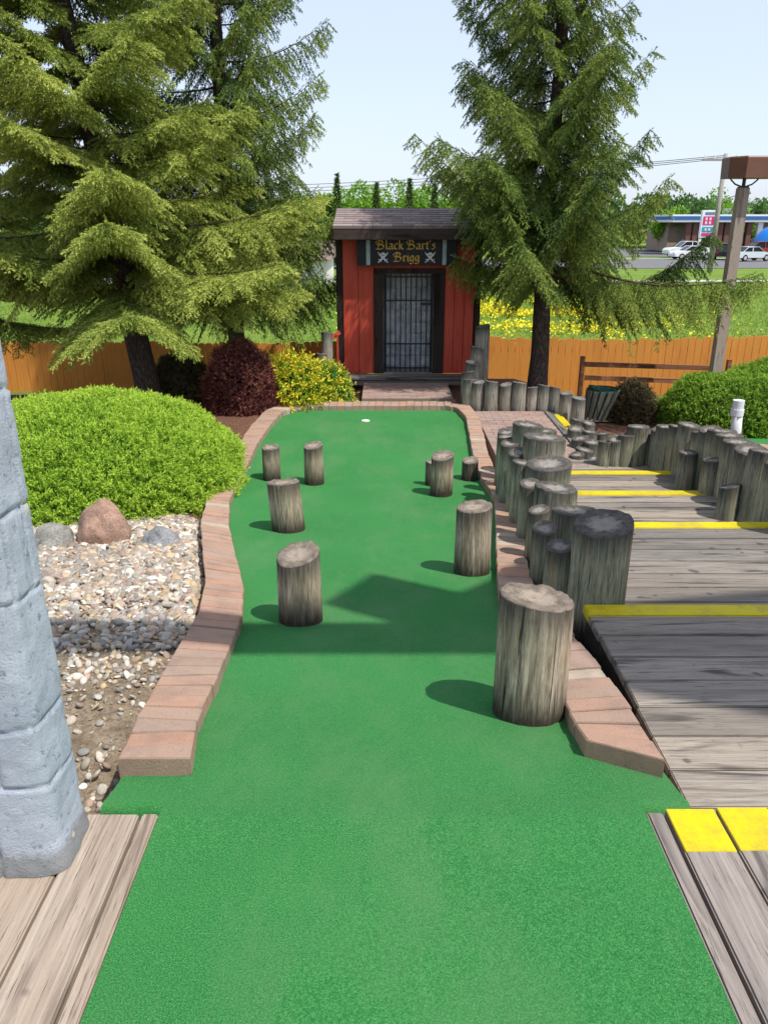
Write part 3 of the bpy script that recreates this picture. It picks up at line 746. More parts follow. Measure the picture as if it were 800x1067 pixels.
# barred gate
M_iron = simple('black_iron', (.012, .012, .013), .5, .4)
mb = MB(); nb = 9
for i in range(nb + 1):
    xx = ix0 + .02 + (ix1 - ix0 - .04) * i / nb
    mb.tube([(xx - HO.x, hy + .04 - HO.y, hz + .02 - HO.z), (xx - HO.x, hy + .04 - HO.y, dzt - .07 - HO.z)], .0095 if 0 < i < nb else .018, 8)
for z_ in (hz + .07, hz + .46, hz + 1.14, dzt - .12):
    hb(mb, ix0 + .01, ix1 - .01, hy + .030, hy + .050, z_, z_ + .022, 0, .002)
gate = mb.build('barred_door', M_iron, hut)
mb = MB(); hb(mb, ix1 - .20, ix1 - .04, hy + .0, hy + .028, hz + .80 + .28, hz + .83 + .29); mb.build('latch', M_iron, gate)
# sill step
mb = MB(); hb(mb, hx0 - .03, hx1 + .03 - .2, hy - .36, hy - .03, hz - .045, hz - .002, 0, .006); hb(mb, hx0 - .03, hx1 - .2, hy - .34, hy - .05, hz - .13, hz - .05, 0, .006)
mb.build('sill', [plank_mat('grey_hut_sill', 'x', (.11, .10, .095), (.28, .25, .22), (.08, .075, .07), (.2, .17, .15))], hut)
# roof: single pitch rising to the back
rz0, rz1 = at_y(420, 236, hy - .30).z, at_y(420, 217.5, hy + .95).z
sh = M('brown_shingles', .9, .15); v_ = sh.vec(); bi = sh.attr('bid')
c_ = sh.mix(bi, (.20, .155, .15), (.34, .28, .27)); c_ = sh.mix(sh.ramp(sh.noise(v_, 90, 4, .7), [(.35, .6), (.6, 0.)]), c_, (.12, .09, .09)); sh.col(c_); sh.bump(sh.noise(v_, 120, 3), .6, .003)
mb = MB(); ya, yb = hy - .32, hy + .95; rows_ = 8; rx0, rx1 = hx0 - .03, hx1 + .05
sl = (rz1 - rz0) / (yb - ya)
for r_ in range(rows_):
    y0 = ya + (yb - ya) * r_ / rows_; y1 = ya + (yb - ya) * (r_ + 1.25) / rows_; x = rx0 - (.15 if r_ % 2 else 0)
    y1 = min(y1, yb + .02)
    while x < rx1:
        a, b = max(x, rx0) + .003, min(x + .3, rx1) - .003
        if b - a > .03:
            z0 = rz0 + sl * (y0 - ya); z1 = rz0 + sl * (y1 - ya)
            vs = [(a, y0, z0 + .014), (b, y0, z0 + .014), (b, y1, z1 + .002), (a, y1, z1 + .002), (a, y0, z0), (b, y0, z0), (b, y1, z1 - .012), (a, y1, z1 - .012)]
            mb.add([Vector(q) - HO for q in vs], [(0, 1, 2, 3), (4, 7, 6, 5), (0, 4, 5, 1), (1, 5, 6, 2), (2, 6, 7, 3), (3, 7, 4, 0)])
        x += .3
vs = [(rx0, ya, rz0 - .03), (rx1, ya, rz0 - .03), (rx1, yb, rz1 - .03), (rx0, yb, rz1 - .03), (rx0, ya, rz0 - .003), (rx1, ya, rz0 - .003), (rx1, yb, rz1 - .003), (rx0, yb, rz1 - .003)]
F6 = [(0, 3, 2, 1), (4, 5, 6, 7), (0, 1, 5, 4), (1, 2, 6, 5), (2, 3, 7, 6), (3, 0, 4, 7)]
mb.add([Vector(q) - HO for q in vs], F6, 0, .1)
vs = [(rx0, yb, rz1 + .01), (rx1, yb, rz1 + .01), (rx1, hy + 1.9, rz0 - .1), (rx0, hy + 1.9, rz0 - .1), (rx0, yb, rz1 - .03), (rx1, yb, rz1 - .03), (rx1, hy + 1.9, rz0 - .14), (rx0, hy + 1.9, rz0 - .14)]
mb.add([Vector(q) - HO for q in vs], F6, 0, .4)
roof = mb.build('roof', sh.m, hut)
mb = MB(); hb(mb, rx0 + .005, rx1 - .005, ya + .005, ya + .045, rz0 - .19, rz0 - .005, 0, .006)
mb.build('fascia', M_brownx, roof)
mb = MB()
for xx in (hx0 + .0, hx1 - .03):
    mb = MB(); mb.prism([(hy - HO.y, zt - HO.z), (hy + 1.5 - HO.y, zt - HO.z), (hy + 1.5 - HO.y, zt + .05 - HO.z), (yb - HO.y, rz1 - .035 - HO.z), (hy - HO.y, rz0 - .035 + sl * .3 - HO.z)], xx - HO.x, xx + .03 - HO.x, 'x'); mb.build('gable', M_red, hut)
mb = MB(); hb(mb, hx0 + .04, hx1 - .04, hy - .002, hy + .03, zt + .002, rz0 + .0); mb.build('lintel', M_brownx, hut)
# sign board with blackletter
s0, s1 = at_y(372, 262, hy - .14), at_y(476, 262, hy - .14)
sgn = empty('hut_sign', (HO.x, hy - .14, zt - .5), 'black hanging sign reading Black Bart\'s Brigg in gold blackletter', 'sign')
SO = Vector((HO.x, hy - .14, zt - .5)); zs0, zs1 = at_y(420, 276.5, hy - .14).z, at_y(420, 246, hy - .14).z
def sb(mb, x0, x1, y0, y1, z0, z1, bev=.003): mb.box(x0 - SO.x, x1 - SO.x, y0 - SO.y, y1 - SO.y, z0 - SO.z, z1 - SO.z, 0, 0, .5, bev)
mb = MB(); sb(mb, s0.x, s1.x, hy - .14, hy - .04, zs0, zs1); mb.build('board', simple('black_sign_paint', (.010, .010, .012), .5, .3, .2, 5), sgn)
M_galv = simple('pale_grey_metal_strap', (.30, .36, .38), .5, .4)
for px in (383.5, 463.0):
    q = at_y(px, 262, hy - .15); mb = MB(); sb(mb, q.x - .03, q.x + .03, hy - .155, hy - .142, zs0 + .005, zs1 - .005); mb.build('strap', M_galv, sgn)
M_gold = simple('gold_lettering', (.62, .34, .05), .5, .3, .2, 60); M_white = simple('white_emblem_paint', (.62, .62, .60), .6)
G = {  # blackletter strokes on a grid: x 0..1, baseline 0, x-height 1, ascender 1.6
 'B': (1.35, [[(.15, 1.5), (.4, 1.6), (.75, 1.5), (1.0, 1.3), (.95, 1.05), (.6, .88)], [(.6, .88), (1.05, .7), (1.15, .4), (1.0, .12), (.6, 0), (.1, .06)], [(.42, 1.5), (.38, .8), (.3, .35), (.1, .06)], [(.15, 1.5), (-.05, 1.3), (0, 1.1)], [(0.05, .85), (.6, .88)], [(-.1, -.02), (.1, .06)]]),
 'l': (.5, [[(.1, 1.5), (.22, 1.6), (.22, .15), (.38, 0)]]),
 'a': (.85, [[(.12, .9), (.4, 1.0), (.6, .85), (.6, .12), (.75, 0)], [(.6, .6), (.3, .5), (.12, .3), (.15, .1), (.32, 0), (.6, .2)]]),
 'c': (.72, [[(.6, .88), (.4, 1.0), (.14, .8), (.14, .25), (.35, 0), (.62, .12)]]),
 'k': (.85, [[(.1, 1.5), (.2, 1.6), (.2, 0)], [(.2, .6), (.55, .95), (.6, .75), (.35, .55)], [(.35, .55), (.6, .1), (.78, 0)]]),
 'r': (.65, [[(.08, .88), (.2, 1.0), (.2, .1), (.3, 0)], [(.2, .8), (.45, 1.0), (.58, .88)]]),
 't': (.6, [[(.25, 1.35), (.25, .15), (.45, 0)], [(.05, .95), (.5, .95)]]),
 "'": (.35, [[(.15, 1.6), (.1, 1.25)]]),
 's': (.7, [[(.55, .88), (.35, 1.0), (.15, .8), (.5, .5), (.52, .2), (.3, 0), (.08, .12)]]),
 'i': (.42, [[(.08, .88), (.2, 1.0), (.2, .12), (.34, 0)], [(.17, 1.3), (.24, 1.36)]]),
 'g': (.85, [[(.6, .9), (.35, 1.0), (.14, .8), (.14, .3), (.32, .08), (.6, .25)], [(.6, 1.0), (.62, -.2), (.4, -.42), (.05, -.32)]]),
 ' ': (.55, [])}
def letter(ch, x, z, h, mb, y):
    wd, st_ = G[ch]; nib = Vector((.095 * h, .085 * h))
    for line in st_:
        for (a, b), (c, d) in zip(line, line[1:]):
            p, q = Vector((x + a * h, z + b * h)), Vector((x + c * h, z + d * h)); dr = (q - p)
            if dr.length < 1e-6: continue
            e = dr.normalized() * .02 * h; p -= e; q += e
            poly = [p - nib, p + nib, q + nib, q - nib]
            if abs(dr.normalized().cross(nib.normalized())) < .25:
                nn = Vector((-dr.y, dr.x)).normalized() * .03 * h; poly = [p - nn, p + nn, q + nn, q - nn]
            mb.prism([(v.x, v.y) for v in poly], y, y - .004 - random.uniform(0, .002), 'y')
    return wd * h
def textline(s, cx_, z, h, y):
    XS = 1.18; wd = sum(G[c][0] for c in s) * h * XS; x = cx_ - wd / 2
    for c in s:
        if c != ' ':
            mb = MB(); letter(c, 0, 0, h, mb, 0); o = mb.build('letter', M_gold, board_o, fix=True); o.scale = (XS, 1, 1); o.location = (x - SO.x, y - SO.y, z - SO.z)
        x += G[c][0] * h * XS
board_o = sgn.children[0]
cxs = at_y(423, 262, hy - .15).x
textline("Black Bart's", cxs + .0, at_y(420, 259.7, hy - .15).z, .083, hy - .142)
textline('Brigg', at_y(424, 262, hy - .15).x, at_y(420, 272.4, hy - .15).z, .083, hy - .142)
for px in (399, 448):                                # crossed swords and skull
    q = at_y(px, 267.5, hy - .15); mb = MB(); X, Z = q.x - SO.x, q.z - SO.z; Y = hy - .142 - SO.y
    def disc(cx_, cz_, rx_, rz_, d): mb.prism([(cx_ + rx_ * math.cos(2 * math.pi * k / 16), cz_ + rz_ * math.sin(2 * math.pi * k / 16)) for k in range(16)], Y, Y - d, 'y')
    for sg in (-1, 1):
        mb.prism([(X + sg * t, Z + u) for t, u in ((-.06, -.055), (-.045, -.07), (.02, -.02), (.065, .03), (.085, .075), (.05, .045), (0, 0))], Y, Y - .005 - .001 * sg, 'y')
        mb.prism([(X + sg * t, Z + u) for t, u in ((-.072, -.038), (-.03, -.075), (-.022, -.067), (-.064, -.03))], Y, Y - .009, 'y')
        disc(X + sg * .066, Z - .078, .012, .01, .007)
    disc(X, Z + .026, .040, .038, .011); mb.prism([(X - .024, Z + .005), (X + .024, Z + .005), (X + .018, Z - .03), (X - .018, Z - .03)], Y, Y - .012, 'y')
    e_ = mb.build('skull_emblem', M_white, board_o)
    mb = MB()
    for sg in (-1, 1): disc(X + sg * .012, Z + .02, .008, .009, .0135)
    mb.build('eye_socket', M_iron, e_)

# ------------------------------------------------------------------ picket fences
def picket_mat():
    m = M('orange_stained_cedar', .75, .25); w_ = m.math('MULTIPLY', m.attr('bid'), 31.)
    g = m.noise(m.vec((24, 24, 1.3)), 2.2, 7, .65, w_)
    c = m.mix(m.ramp(g, [(.3, 0.), (.7, 1.)]), (.52, .185, .030), (.74, .33, .07))
    c = m.mix(m.attr('bid'), c, (.62, .26, .05)); c = m.mix(m.ramp(m.noise(m.vec((2, 2, .7)), 1.2, 4), [(.5, 0.), (.75, .4)]), c, (.40, .15, .035))
    m.col(c); m.bump(g, .4, .004); return m.m
M_pick = picket_mat(); M_rail = plank_mat('red_brown_rail', 'x', (.20, .075, .035), (.36, .15, .075), (.13, .06, .035), (.34, .15, .08))
def fence(label, A, B, ztA, ztB):
    f = empty('picket_fence', (A[0], A[1], -1.55), label, 'fence'); mb = MB(); A, B = Vector(A), Vector(B); L = (B - A).length; d = (B - A) / L
    x = 0; wd = .135; ang = math.atan2(d.y, d.x)
    while x < L:
        p = A + d * (x + wd / 2); step = noise.noise(Vector((x * .35, A.x, 0))) * .05
        zt_ = ztA + (ztB - ztA) * x / L + random.uniform(-.025, .025) + step; zb_ = gz(p.x, p.y) - .03
        w2 = wd - .007; c = .022
        poly = [(-w2 / 2, zb_), (w2 / 2, zb_), (w2 / 2, zt_ - c), (w2 / 2 - c, zt_), (-w2 / 2 + c, zt_), (-w2 / 2, zt_ - c)]
        k = len(mb.v); jy = random.uniform(-.004, .004); mb.prism(poly, -.009 + jy, .009 + jy, 'y')
        for i in range(k, len(mb.v)):
            v = mb.v[i]; q = Matrix.Rotation(ang, 3, 'Z') @ Vector((v[0], v[1], 0)); mb.v[i] = (q.x + p.x - A.x, q.y + p.y - A.y, v[2] + 1.55)
        x += wd
    mb.build('pickets', M_pick, f)
    for dz in (.25, .85):
        rb = MB(); a = Vector((-d.y * .035, d.x * .035, dz)); rb.beam(a, a + Vector((d.x * L, d.y * L, 0)), .04, .09); rb.build('rail', M_rail, f)
    n = int(L / 2.4) + 1
    for i in range(n):
        p = d * (L * i / (n - 1)); rb = MB(); q = Vector((-d.y * .1 + p.x, d.x * .1 + p.y, 0)); rb.box(q.x - .045, q.x + .045, q.y - .045, q.y + .045, -.2, 1.0); rb.build('post', M_rail, f)
fence('orange cedar picket fence left of the hut behind the spruces', (-13, 15.4), (-.4, 14.9), -.62, -.56)
fence('orange cedar picket fence right of the hut behind the light pole', (.6, 14.9), (15, 14.6), -.49, -.38)
# ------------------------------------------------------------------ split rail
sr = empty('split_rail_fence', (3.15, 12.6, -1.45), 'low two rail reddish fence before the orange picket fence', 'fence'); O = Vector((3.15, 12.6, -1.45))
a = at_y(607, 371, 12.6); mb = MB(); mb.box(a.x - .035 - O.x, a.x + .035 - O.x, -.035, .035, -.1, a.z - O.z, 0, 0, .6, .006); mb.build('post', M_rail, sr)
mb = MB(); mb.box(5.55 - O.x, 5.62 - O.x, -.035, .035, -.1, .95, 0, 0, .3, .006); mb.build('post', M_rail, sr)
for (x1_, y1_), (x2_, y2_) in (((609, 379.5), (742, 383.5)), ((609, 393.5), (735, 398))):
    p, q = at_y(x1_, y1_, 12.6), at_y(x2_, y2_, 12.75); mb = MB(); mb.beam(p - O, q - O, .05, .075); mb.build('rail', M_rail, sr)
# small red gate piece left of hut
lg = empty('red_rail_panel', (-.95, 12.5, -.85), 'little red cross braced rail between the post and the hut corner', 'fence'); O = Vector((-.95, 12.5, -.85))
for a_, b_ in (((344.5, 353), (354, 346)), ((345, 383), (354, 376)), ((351.5, 348), (352.5, 392))):
    p, q = at_y(*a_, 12.45), at_y(*b_, 12.5); mb = MB(); mb.beam(p - O, q - O, .03, .06); mb.build('rail', M_red, lg)
# ------------------------------------------------------------------ light pole
lp = empty('light_pole', (5.13, 12, -1.45), 'square weathered wooden light pole with a brown box head', 'lamp post'); O = Vector((5.13, 12, -1.45))
mb = MB(); ztp = at_y(774, 196, 12).z
vs = [(sx * w_, sy * w_, z_) for z_, w_ in ((-.1, .078), (ztp + 1.45, .070)) for sx, sy in ((-1, -1), (1, -1), (1, 1), (-1, 1))]
mb.add(vs, [(0, 1, 2, 3), (4, 7, 6, 5), (0, 4, 5, 1), (1, 5, 6, 2), (2, 6, 7, 3), (3, 7, 4, 0)], 0, .4)
mb.build('pole', [plank_mat('grey_brown_pole', 'z', (.32, .26, .22), (.46, .38, .32), (.28, .23, .19), (.42, .34, .28))], lp)
q0, q1 = at_y(776, 186, 12).z, at_y(776, 163.5, 12).z; hzc = q0 + 1.45; hh = q1 - q0
mb = MB(); mb.box(-.06, .06, -.06, .06, ztp + 1.44, ztp + 1.47); mb.tube([(0, 0, ztp + 1.46), (0, 0, hzc + .02)], .025, 10)
for sx in (-1, 1): mb.tube([(sx * .03, 0, ztp + 1.47), (sx * .12, 0, ztp + 1.50), (sx * .19, 0, ztp + 1.56), (sx * .21, 0, hzc + .02)], .011, 8)
mb.build('bracket', simple('dark_bracket', (.05, .045, .04), .5), lp)
M_box = simple('brown_painted_metal', (.155, .07, .045), .45, .4, .12, 6)
mb = MB(); x = .02
pl = [(-.24, -.24), (.24, -.24), (.26, .20), (-.34, .20)]
pl = [(-.10, -.26), (.42, -.26), (.42, .2), (-.27, .22), (-.27, -.06)]
bot = [(a * .97, b * .97) for a, b in pl]
n = len(pl); vs = [(a, b, hzc) for a, b in bot] + [(a * 1.0, b, hzc + hh - .02) for a, b in pl] + [(a * .96, b * .96, hzc + hh) for a, b in pl]
fs = [tuple(range(n))[::-1], tuple(range(2 * n, 3 * n))] + [(i, (i + 1) % n, n + (i + 1) % n, n + i) for i in range(n)] + [(n + i, n + (i + 1) % n, 2 * n + (i + 1) % n, 2 * n + i) for i in range(n)]
mb.add(vs, fs, 0, .5); lh = mb.build('lamp_head', M_box, lp)
mb = MB(); mb.box(.421, .44, -.22, .18, hzc + .03, hzc + hh - .04); mb.build('lamp_lens', simple('pale_lens', (.7, .7, .68), .3), lh)
# ------------------------------------------------------------------ litter bin of slats
c = at_y(618, 437, 11.6); bn = empty('litter_bin', (c.x, 11.6, c.z), 'leaning slatted wooden litter bin with a green liner', 'litter bin'); top = at_y(628, 406, 11.6)
H_ = top.z - c.z; ln = (top.x - c.x) / H_
M_slat = plank_mat('grey_green_slat', 'z', (.10, .105, .085), (.27, .27, .22), (.08, .09, .07), (.2, .19, .15))
for k in range(14):
    a = 2 * math.pi * k / 14; mb = MB(); r0, r1 = .16, .24
    p = Vector((r0 * math.cos(a), r0 * math.sin(a), 0)); q = Vector((r1 * math.cos(a) + ln * H_, r1 * math.sin(a), H_))
    t_ = Vector((-math.sin(a), math.cos(a), 0)); n_ = Vector((math.cos(a), math.sin(a), 0)) * .009
    mb.add([p - t_ * .022 - n_, p + t_ * .022 - n_, p + t_ * .022 + n_, p - t_ * .022 + n_, q - t_ * .036 - n_, q + t_ * .036 - n_, q + t_ * .036 + n_, q - t_ * .036 + n_], [(0, 3, 2, 1), (4, 5, 6, 7), (0, 1, 5, 4), (1, 2, 6, 5), (2, 3, 7, 6), (3, 0, 4, 7)])
    mb.build('slat', M_slat, bn)
mb = MB(); mb.tube([(0, 0, .02), (ln * H_ * .5, 0, H_ * .5), (ln * H_, 0, H_ + .012)], [.145, .185, .225], 28, cap=False)
mb.tube([(ln * H_, 0, H_ - .02), (ln * H_, 0, H_ + .02)], .232, 28, cap=False); mb.build('liner', simple('dark_green_plastic', (.01, .07, .045), .4, .4), bn)
mb = MB(); mb.tube([(ln * H_ * .3, 0, H_ * .3 - .012), (ln * H_ * .3, 0, H_ * .3 + .012)], .172, 28, cap=False); mb.build('hoop', M_iron, bn)
# ------------------------------------------------------------------ white pipe with cap
b_, t_ = at_y(766, 452, 9.4), at_y(769.5, 417, 9.4)
pv = empty('plastic_pipe', (b_.x, 9.4, -1.42), 'white plastic standpipe with a cap beside the right hedge', 'pipe')
O = Vector((b_.x, 9.4, -1.42)); mpv = simple('white_plastic', (.60, .63, .64), .4, .4, .08)
mb = MB(); mb.tube([(-.02, 0, 0), (.0, 0, b_.z - O.z), (t_.x - b_.x, 0, t_.z - O.z - .09)], .063, 20); mb.build('pipe', mpv, pv, True)
mb = MB(); dx = t_.x - b_.x; zz = t_.z - O.z
mb.tube([(dx, 0, zz - .19), (dx, 0, zz - .11)], .078, 20); mb.tube([(dx, 0, zz - .11), (dx, 0, zz)], .068, 20); mb.build('cap', mpv, pv)
# ------------------------------------------------------------------ neighbouring green on the right
gp = [at_z(x, y, -1.36) for x, y in ((774, 468), (770, 448), (790, 445), (830, 444), (905, 446), (915, 462), (880, 480), (820, 480))]
mb = MB(); mb.add([(p.x, p.y, -1.35) for p in gp] + [(p.x, p.y, -1.5) for p in gp], [tuple(range(8))] + [(i, (i + 1) % 8, 8 + (i + 1) % 8, 8 + i) for i in range(8)]); o = mb.build('putting_green', M_carpet); tag(o, 'corner of a neighbouring green carpet by the white pipe at the right edge', 'putting green')
I_ = [Vector((p.x, p.y, -1.29)) for p in (at_z(789, 462.5, -1.29), at_z(820, 466, -1.29), at_z(870, 470, -1.29))]; O_ = [v + Vector((.0, -.24, 0)) for v in I_]
kerb('brick_kerb', 'short pinkish brick kerb on the neighbouring green at the right edge', I_, O_)
sheet('path', [(2.5, 12.0), (9, 12.3), (9, 12.75), (2.5, 12.5)], simple('tan_concrete', (.36, .29, .23), .9, .1, .1, 20), .03)

# ------------------------------------------------------------------ boulders and pebbles
def boulder(px, yb, wpx, hpx, col, label, seed, peak=0):
    c = at_lane(px, yb, .0); dep = c.y * ct + (EYE - c.z) * st; r = wpx / 2 / F * dep; h = hpx / F * dep / .93
    bm = bmesh.new(); bmesh.ops.create_icosphere(bm, subdivisions=5, radius=1)
    for v in bm.verts:
        p = v.co.copy(); n = noise.noise(p * 1.1 + Vector((seed, 0, 0))) * .22 + noise.noise(p * 2.7 + Vector((0, seed, 0))) * .09 + noise.noise(p * 11) * .012
        p *= 1 + n
        k = 1 - peak * max(0, p.z) * .5; v.co = Vector((p.x * r * k, p.y * r * .85 * k, p.z * h * .62 + h * .36))
    me = bpy.data.meshes.new('boulder'); bm.to_mesh(me); bm.free()
    m = M('stone_' + str(seed), .8, .25); v_ = m.vec(); n1 = m.noise(v_, 9, 7, .7); n2 = m.noise(v_, 70, 5, .75)
    cc = m.mix(m.ramp(n1, [(.35, 0.), (.65, 1.)]), tuple(x * .65 for x in col), tuple(x * 1.3 for x in col)); cc = m.mix(m.ramp(n2, [(.36, .7), (.5, 0.)]), cc, tuple(x * .4 for x in col))
    cc = m.mix(m.ramp(n2, [(.6, 0.), (.68, .6)]), cc, (.45, .42, .38)); m.col(cc); m.bump(n2, .7, .01)
    o = link('boulder', me, m.m, None, True); o.location = (c.x, c.y + r * .5, c.z - .02); tag(o, label, 'boulder')
boulder(106, 570, 56, 48, (.30, .19, .14), 'pointed pinkish brown boulder at the edge of the pebble bed', 3, .75)
boulder(52, 575, 44, 28, (.24, .235, .21), 'rounded grey boulder left of the pointed one beside the pillar', 8, .2)
boulder(166, 573, 38, 24, (.22, .23, .24), 'low blue grey boulder right of the pointed one', 13, .5)
boulder(53, 611, 24, 20, (.33, .27, .23), 'small flat tan stone between pillar and pebbles', 21, .1)
# pebbles
bm = bmesh.new(); bmesh.ops.create_icosphere(bm, subdivisions=2, radius=1); bm.verts.ensure_lookup_table()
IV = np.array([v.co[:] for v in bm.verts]); IF = np.array([[v.index for v in f.verts] for f in bm.faces]); bm.free()
def kerb_out(y):
    A = mono(sorted([(p.y, p.x) for p in oL])); return lerp_list(A, y)
Ps = []; rp = random.Random(3)
def place_peb(n, ya, yb, smin, smax, prob):
    k = 0
    while k < n:
        y = rp.uniform(ya, yb); x = rp.uniform(-3.0, kerb_out(y) - .01)
        k += 1
        if rp.random() > prob(x, y): continue
        Ps.append((x, y, rp.uniform(smin, smax)))
clump = lambda x, y: noise.noise(Vector((x * 2.2, y * 2.2, 4)))
place_peb(14000, 3.2, 5.9, .010, .026, lambda x, y: 1 if y > 3.9 else .6 + clump(x, y))
place_peb(3500, 4.2, 5.7, .016, .033, lambda x, y: 1)
place_peb(3600, 2.0, 3.7, .006, .019, lambda x, y: .42 + .9 * clump(x, y) + .25 * sm(2.6, 3.6, y))
place_peb(2600, 1.8, 3.9, .003, .008, lambda x, y: .6)
n = len(Ps); P = np.array(Ps)
sc = np.stack([P[:, 2] * rng.uniform(.75, 1.35, n), P[:, 2] * rng.uniform(.75, 1.2, n), P[:, 2] * rng.uniform(.45, .8, n)], 1)
V = IV[None] * sc[:, None]
V *= 1 + .10 * np.sin(IV[None] * rng.uniform(1.5, 3, (n, 1, 3)) + rng.uniform(0, 6, (n, 1, 3))).sum(2, keepdims=True)
q = rng.normal(size=(n, 3)) * .35; ang = rng.uniform(0, 6.28, n); ca, sa = np.cos(ang), np.sin(ang)
X = V[..., 0] * ca[:, None] - V[..., 1] * sa[:, None]; Y = V[..., 0] * sa[:, None] + V[..., 1] * ca[:, None]; Z = V[..., 2] + X * q[:, :1] + Y * q[:, 1:2]
gzz = np.array([gz(a, b) for a, b in P[:, :2]])
V = np.stack([X + P[:, :1], Y + P[:, 1:2], Z + (gzz + P[:, 2] * .35 + rng.uniform(0, .022, n) * (P[:, 1] > 3.9))[:, None]], 2).reshape(-1, 3)
Fp = (IF[None] + (np.arange(n) * len(IV))[:, None, None]).reshape(-1, 3)
pal = np.array([(.46, .40, .33), (.36, .33, .29), (.62, .57, .50), (.24, .22, .20), (.42, .30, .22), (.48, .35, .20), (.30, .31, .31), (.70, .66, .58), (.34, .24, .19), (.55, .48, .38)])
pc = pal[rng.integers(0, len(pal), n)] * rng.uniform(.55, 1.15, (n, 1)) * np.array([.97, .96, .93])
m = M('river_pebbles', .65, .35); a_ = m.n('ShaderNodeAttribute', attribute_name='pc'); nn = m.noise(m.vec(), 160, 4, .7)
m.col(m.mix(m.ramp(nn, [(.4, .5), (.6, 0.)]), a_.outputs['Color'], (.22, .19, .16)))
tag(fastmesh('river_pebbles', V, Fp, m.m, smooth=True, colr=np.repeat(np.clip(pc, 0, .8), len(IV), 0)), 'mixed tan, white and grey river pebbles left of the kerb', 'pebbles', kind='stuff')
# ------------------------------------------------------------------ clipped and mounded shrubs
def mound(name, label, cx, cy, z0, rx, ry, h, n, mat, cat='shrub', p=2.6, lf=(.030, .009), nl=10, lump=.10, group=None, seed=0, up=.5, kite=False, freq=3.0, spray=.05, core=(.03, .03, .012), depth=.10, rnd=.45):
    u = unit(rng.normal(size=(n, 3))); u[:, 2] = np.abs(u[:, 2]) * 1.0 - .12
    u = unit(u); k = (np.abs(u) ** p).sum(1) ** (-1 / p)
    fine = np.array([noise.noise(Vector((a * freq * 10, b * freq * 10 + seed, c * freq * 13))) for a, b, c in u])
    nz = np.array([noise.noise(Vector((a * freq + seed, b * freq, c * freq))) * 1.0 + .6 * noise.noise(Vector((a * freq * 3, b * freq * 3 + seed, c * freq * 3))) + .35 * noise.noise(Vector((a * freq * 8, b * freq * 8 + seed, c * freq * 8))) for a, b, c in u])
    kk = k * (1 + lump * nz + .075 * fine - depth * rng.random(n) ** 2)
    P = np.stack([u[:, 0] * kk * rx, u[:, 1] * kk * ry, u[:, 2] * kk * h], 1)
    N = unit(np.sign(u) * np.abs(u * k[:, None]) ** (p - 1) / np.array([rx, ry, h]))
    A = unit(N * .8 + np.array([0, 0, up]) + rng.normal(size=(n, 3)) * rnd)
    # each spray: nl leaves along its twig
    t = np.tile(np.linspace(0, 1, nl), n); A2 = np.repeat(A, nl, 0); P2 = np.repeat(P, nl, 0) + A2 * (t * spray)[:, None]
    D = unit(A2 * .75 + rng.normal(size=(n * nl, 3)) * .62)
    vb = np.repeat(np.clip(.5 + .13 * rng.normal(size=n) + .25 * nz + .8 * fine, 0, 1), nl); v = np.clip(vb * .7 + t * .3, 0, 1)  # shade between tufts put into leaf colour: hollows darker, raised tufts lighter
    L = lf[0] * rng.uniform(.7, 1.3, n * nl)
    if kite: V, Fa, vv = kites(P2, D, L, lf[1] * rng.uniform(.8, 1.2, n * nl), v)
    else: V, Fa, vv = blades(P2, D, L, lf[1] * rng.uniform(.8, 1.3, n * nl), v, .12)
    root = empty(name, (cx, cy, z0), label, cat, group)
    fastmesh('foliage', V, Fa, mat, root, vv)
    # twiggy inside that shows between the leaves
    bm = bmesh.new(); bmesh.ops.create_icosphere(bm, subdivisions=5, radius=1); 
    for q in bm.verts:
        w_ = q.co.copy(); kq = (abs(w_.x) ** p + abs(w_.y) ** p + abs(w_.z) ** p) ** (-1 / p) * (.86 - depth * .6) * (1 + lump * noise.noise(w_ * freq + Vector((seed, 0, 0))))
        q.co = Vector((w_.x * kq * rx, w_.y * kq * ry, max(-.15, w_.z) * kq * h))
    me = bpy.data.meshes.new('twigs'); bm.to_mesh(me); bm.free(); link('twigs', me, simple(name + '_twigs', core, .95, .1, .5, 40), root)
    return root
M_jun = leaf_mat('juniper_needles', [(0, (.02, .065, .013)), (.25, (.09, .20, .018)), (.45, (.24, .43, .03)), (1, (.50, .66, .08))], .3)
M_hedge = leaf_mat('hedge_leaves', [(0, (.02, .07, .012)), (.35, (.07, .18, .018)), (.7, (.20, .36, .03)), (1, (.34, .50, .06))], .3)
M_barb = leaf_mat('barberry_leaves', [(0, (.045, .014, .018)), (.5, (.12, .035, .038)), (.85, (.22, .07, .055)), (1, (.30, .14, .07))], .25)
M_barb2 = leaf_mat('barberry_green_leaves', [(0, (.04, .03, .02)), (.5, (.10, .075, .04)), (.85, (.14, .13, .05)), (1, (.20, .12, .07))], .25)
M_yel = leaf_mat('yellow_shrub_leaves', [(0, (.06, .18, .02)), (.45, (.16, .34, .03)), (.55, (.60, .52, .03)), (1, (.80, .68, .05))], .3)
M_grn = leaf_mat('green_shrub_leaves', [(0, (.02, .09, .02)), (.45, (.08, .24, .04)), (.66, (.16, .36, .05)), (.70, (.70, .60, .04)), (1, (.80, .68, .05))], .3)
jm = mound('juniper_mound', 'wide bright green clipped mound of juniper filling the bed left of the carpet', -2.86, 7.10, -.78, 1.45, 1.54, .80, 74000, M_jun, nl=10, lf=(.021, .0075), lump=.07, freq=4.2, depth=.12, p=2.15, core=(.025, .035, .012), spray=.045)
jm.rotation_euler = (0, 0, .17)
mound('clipped_shrub', 'lower front bright green shrub at the right edge behind the white pipe', 5.35, 11.75, -1.43, 1.0, .85, .80, 16000, M_hedge, nl=9, lf=(.034, .012), lump=.08, seed=4)
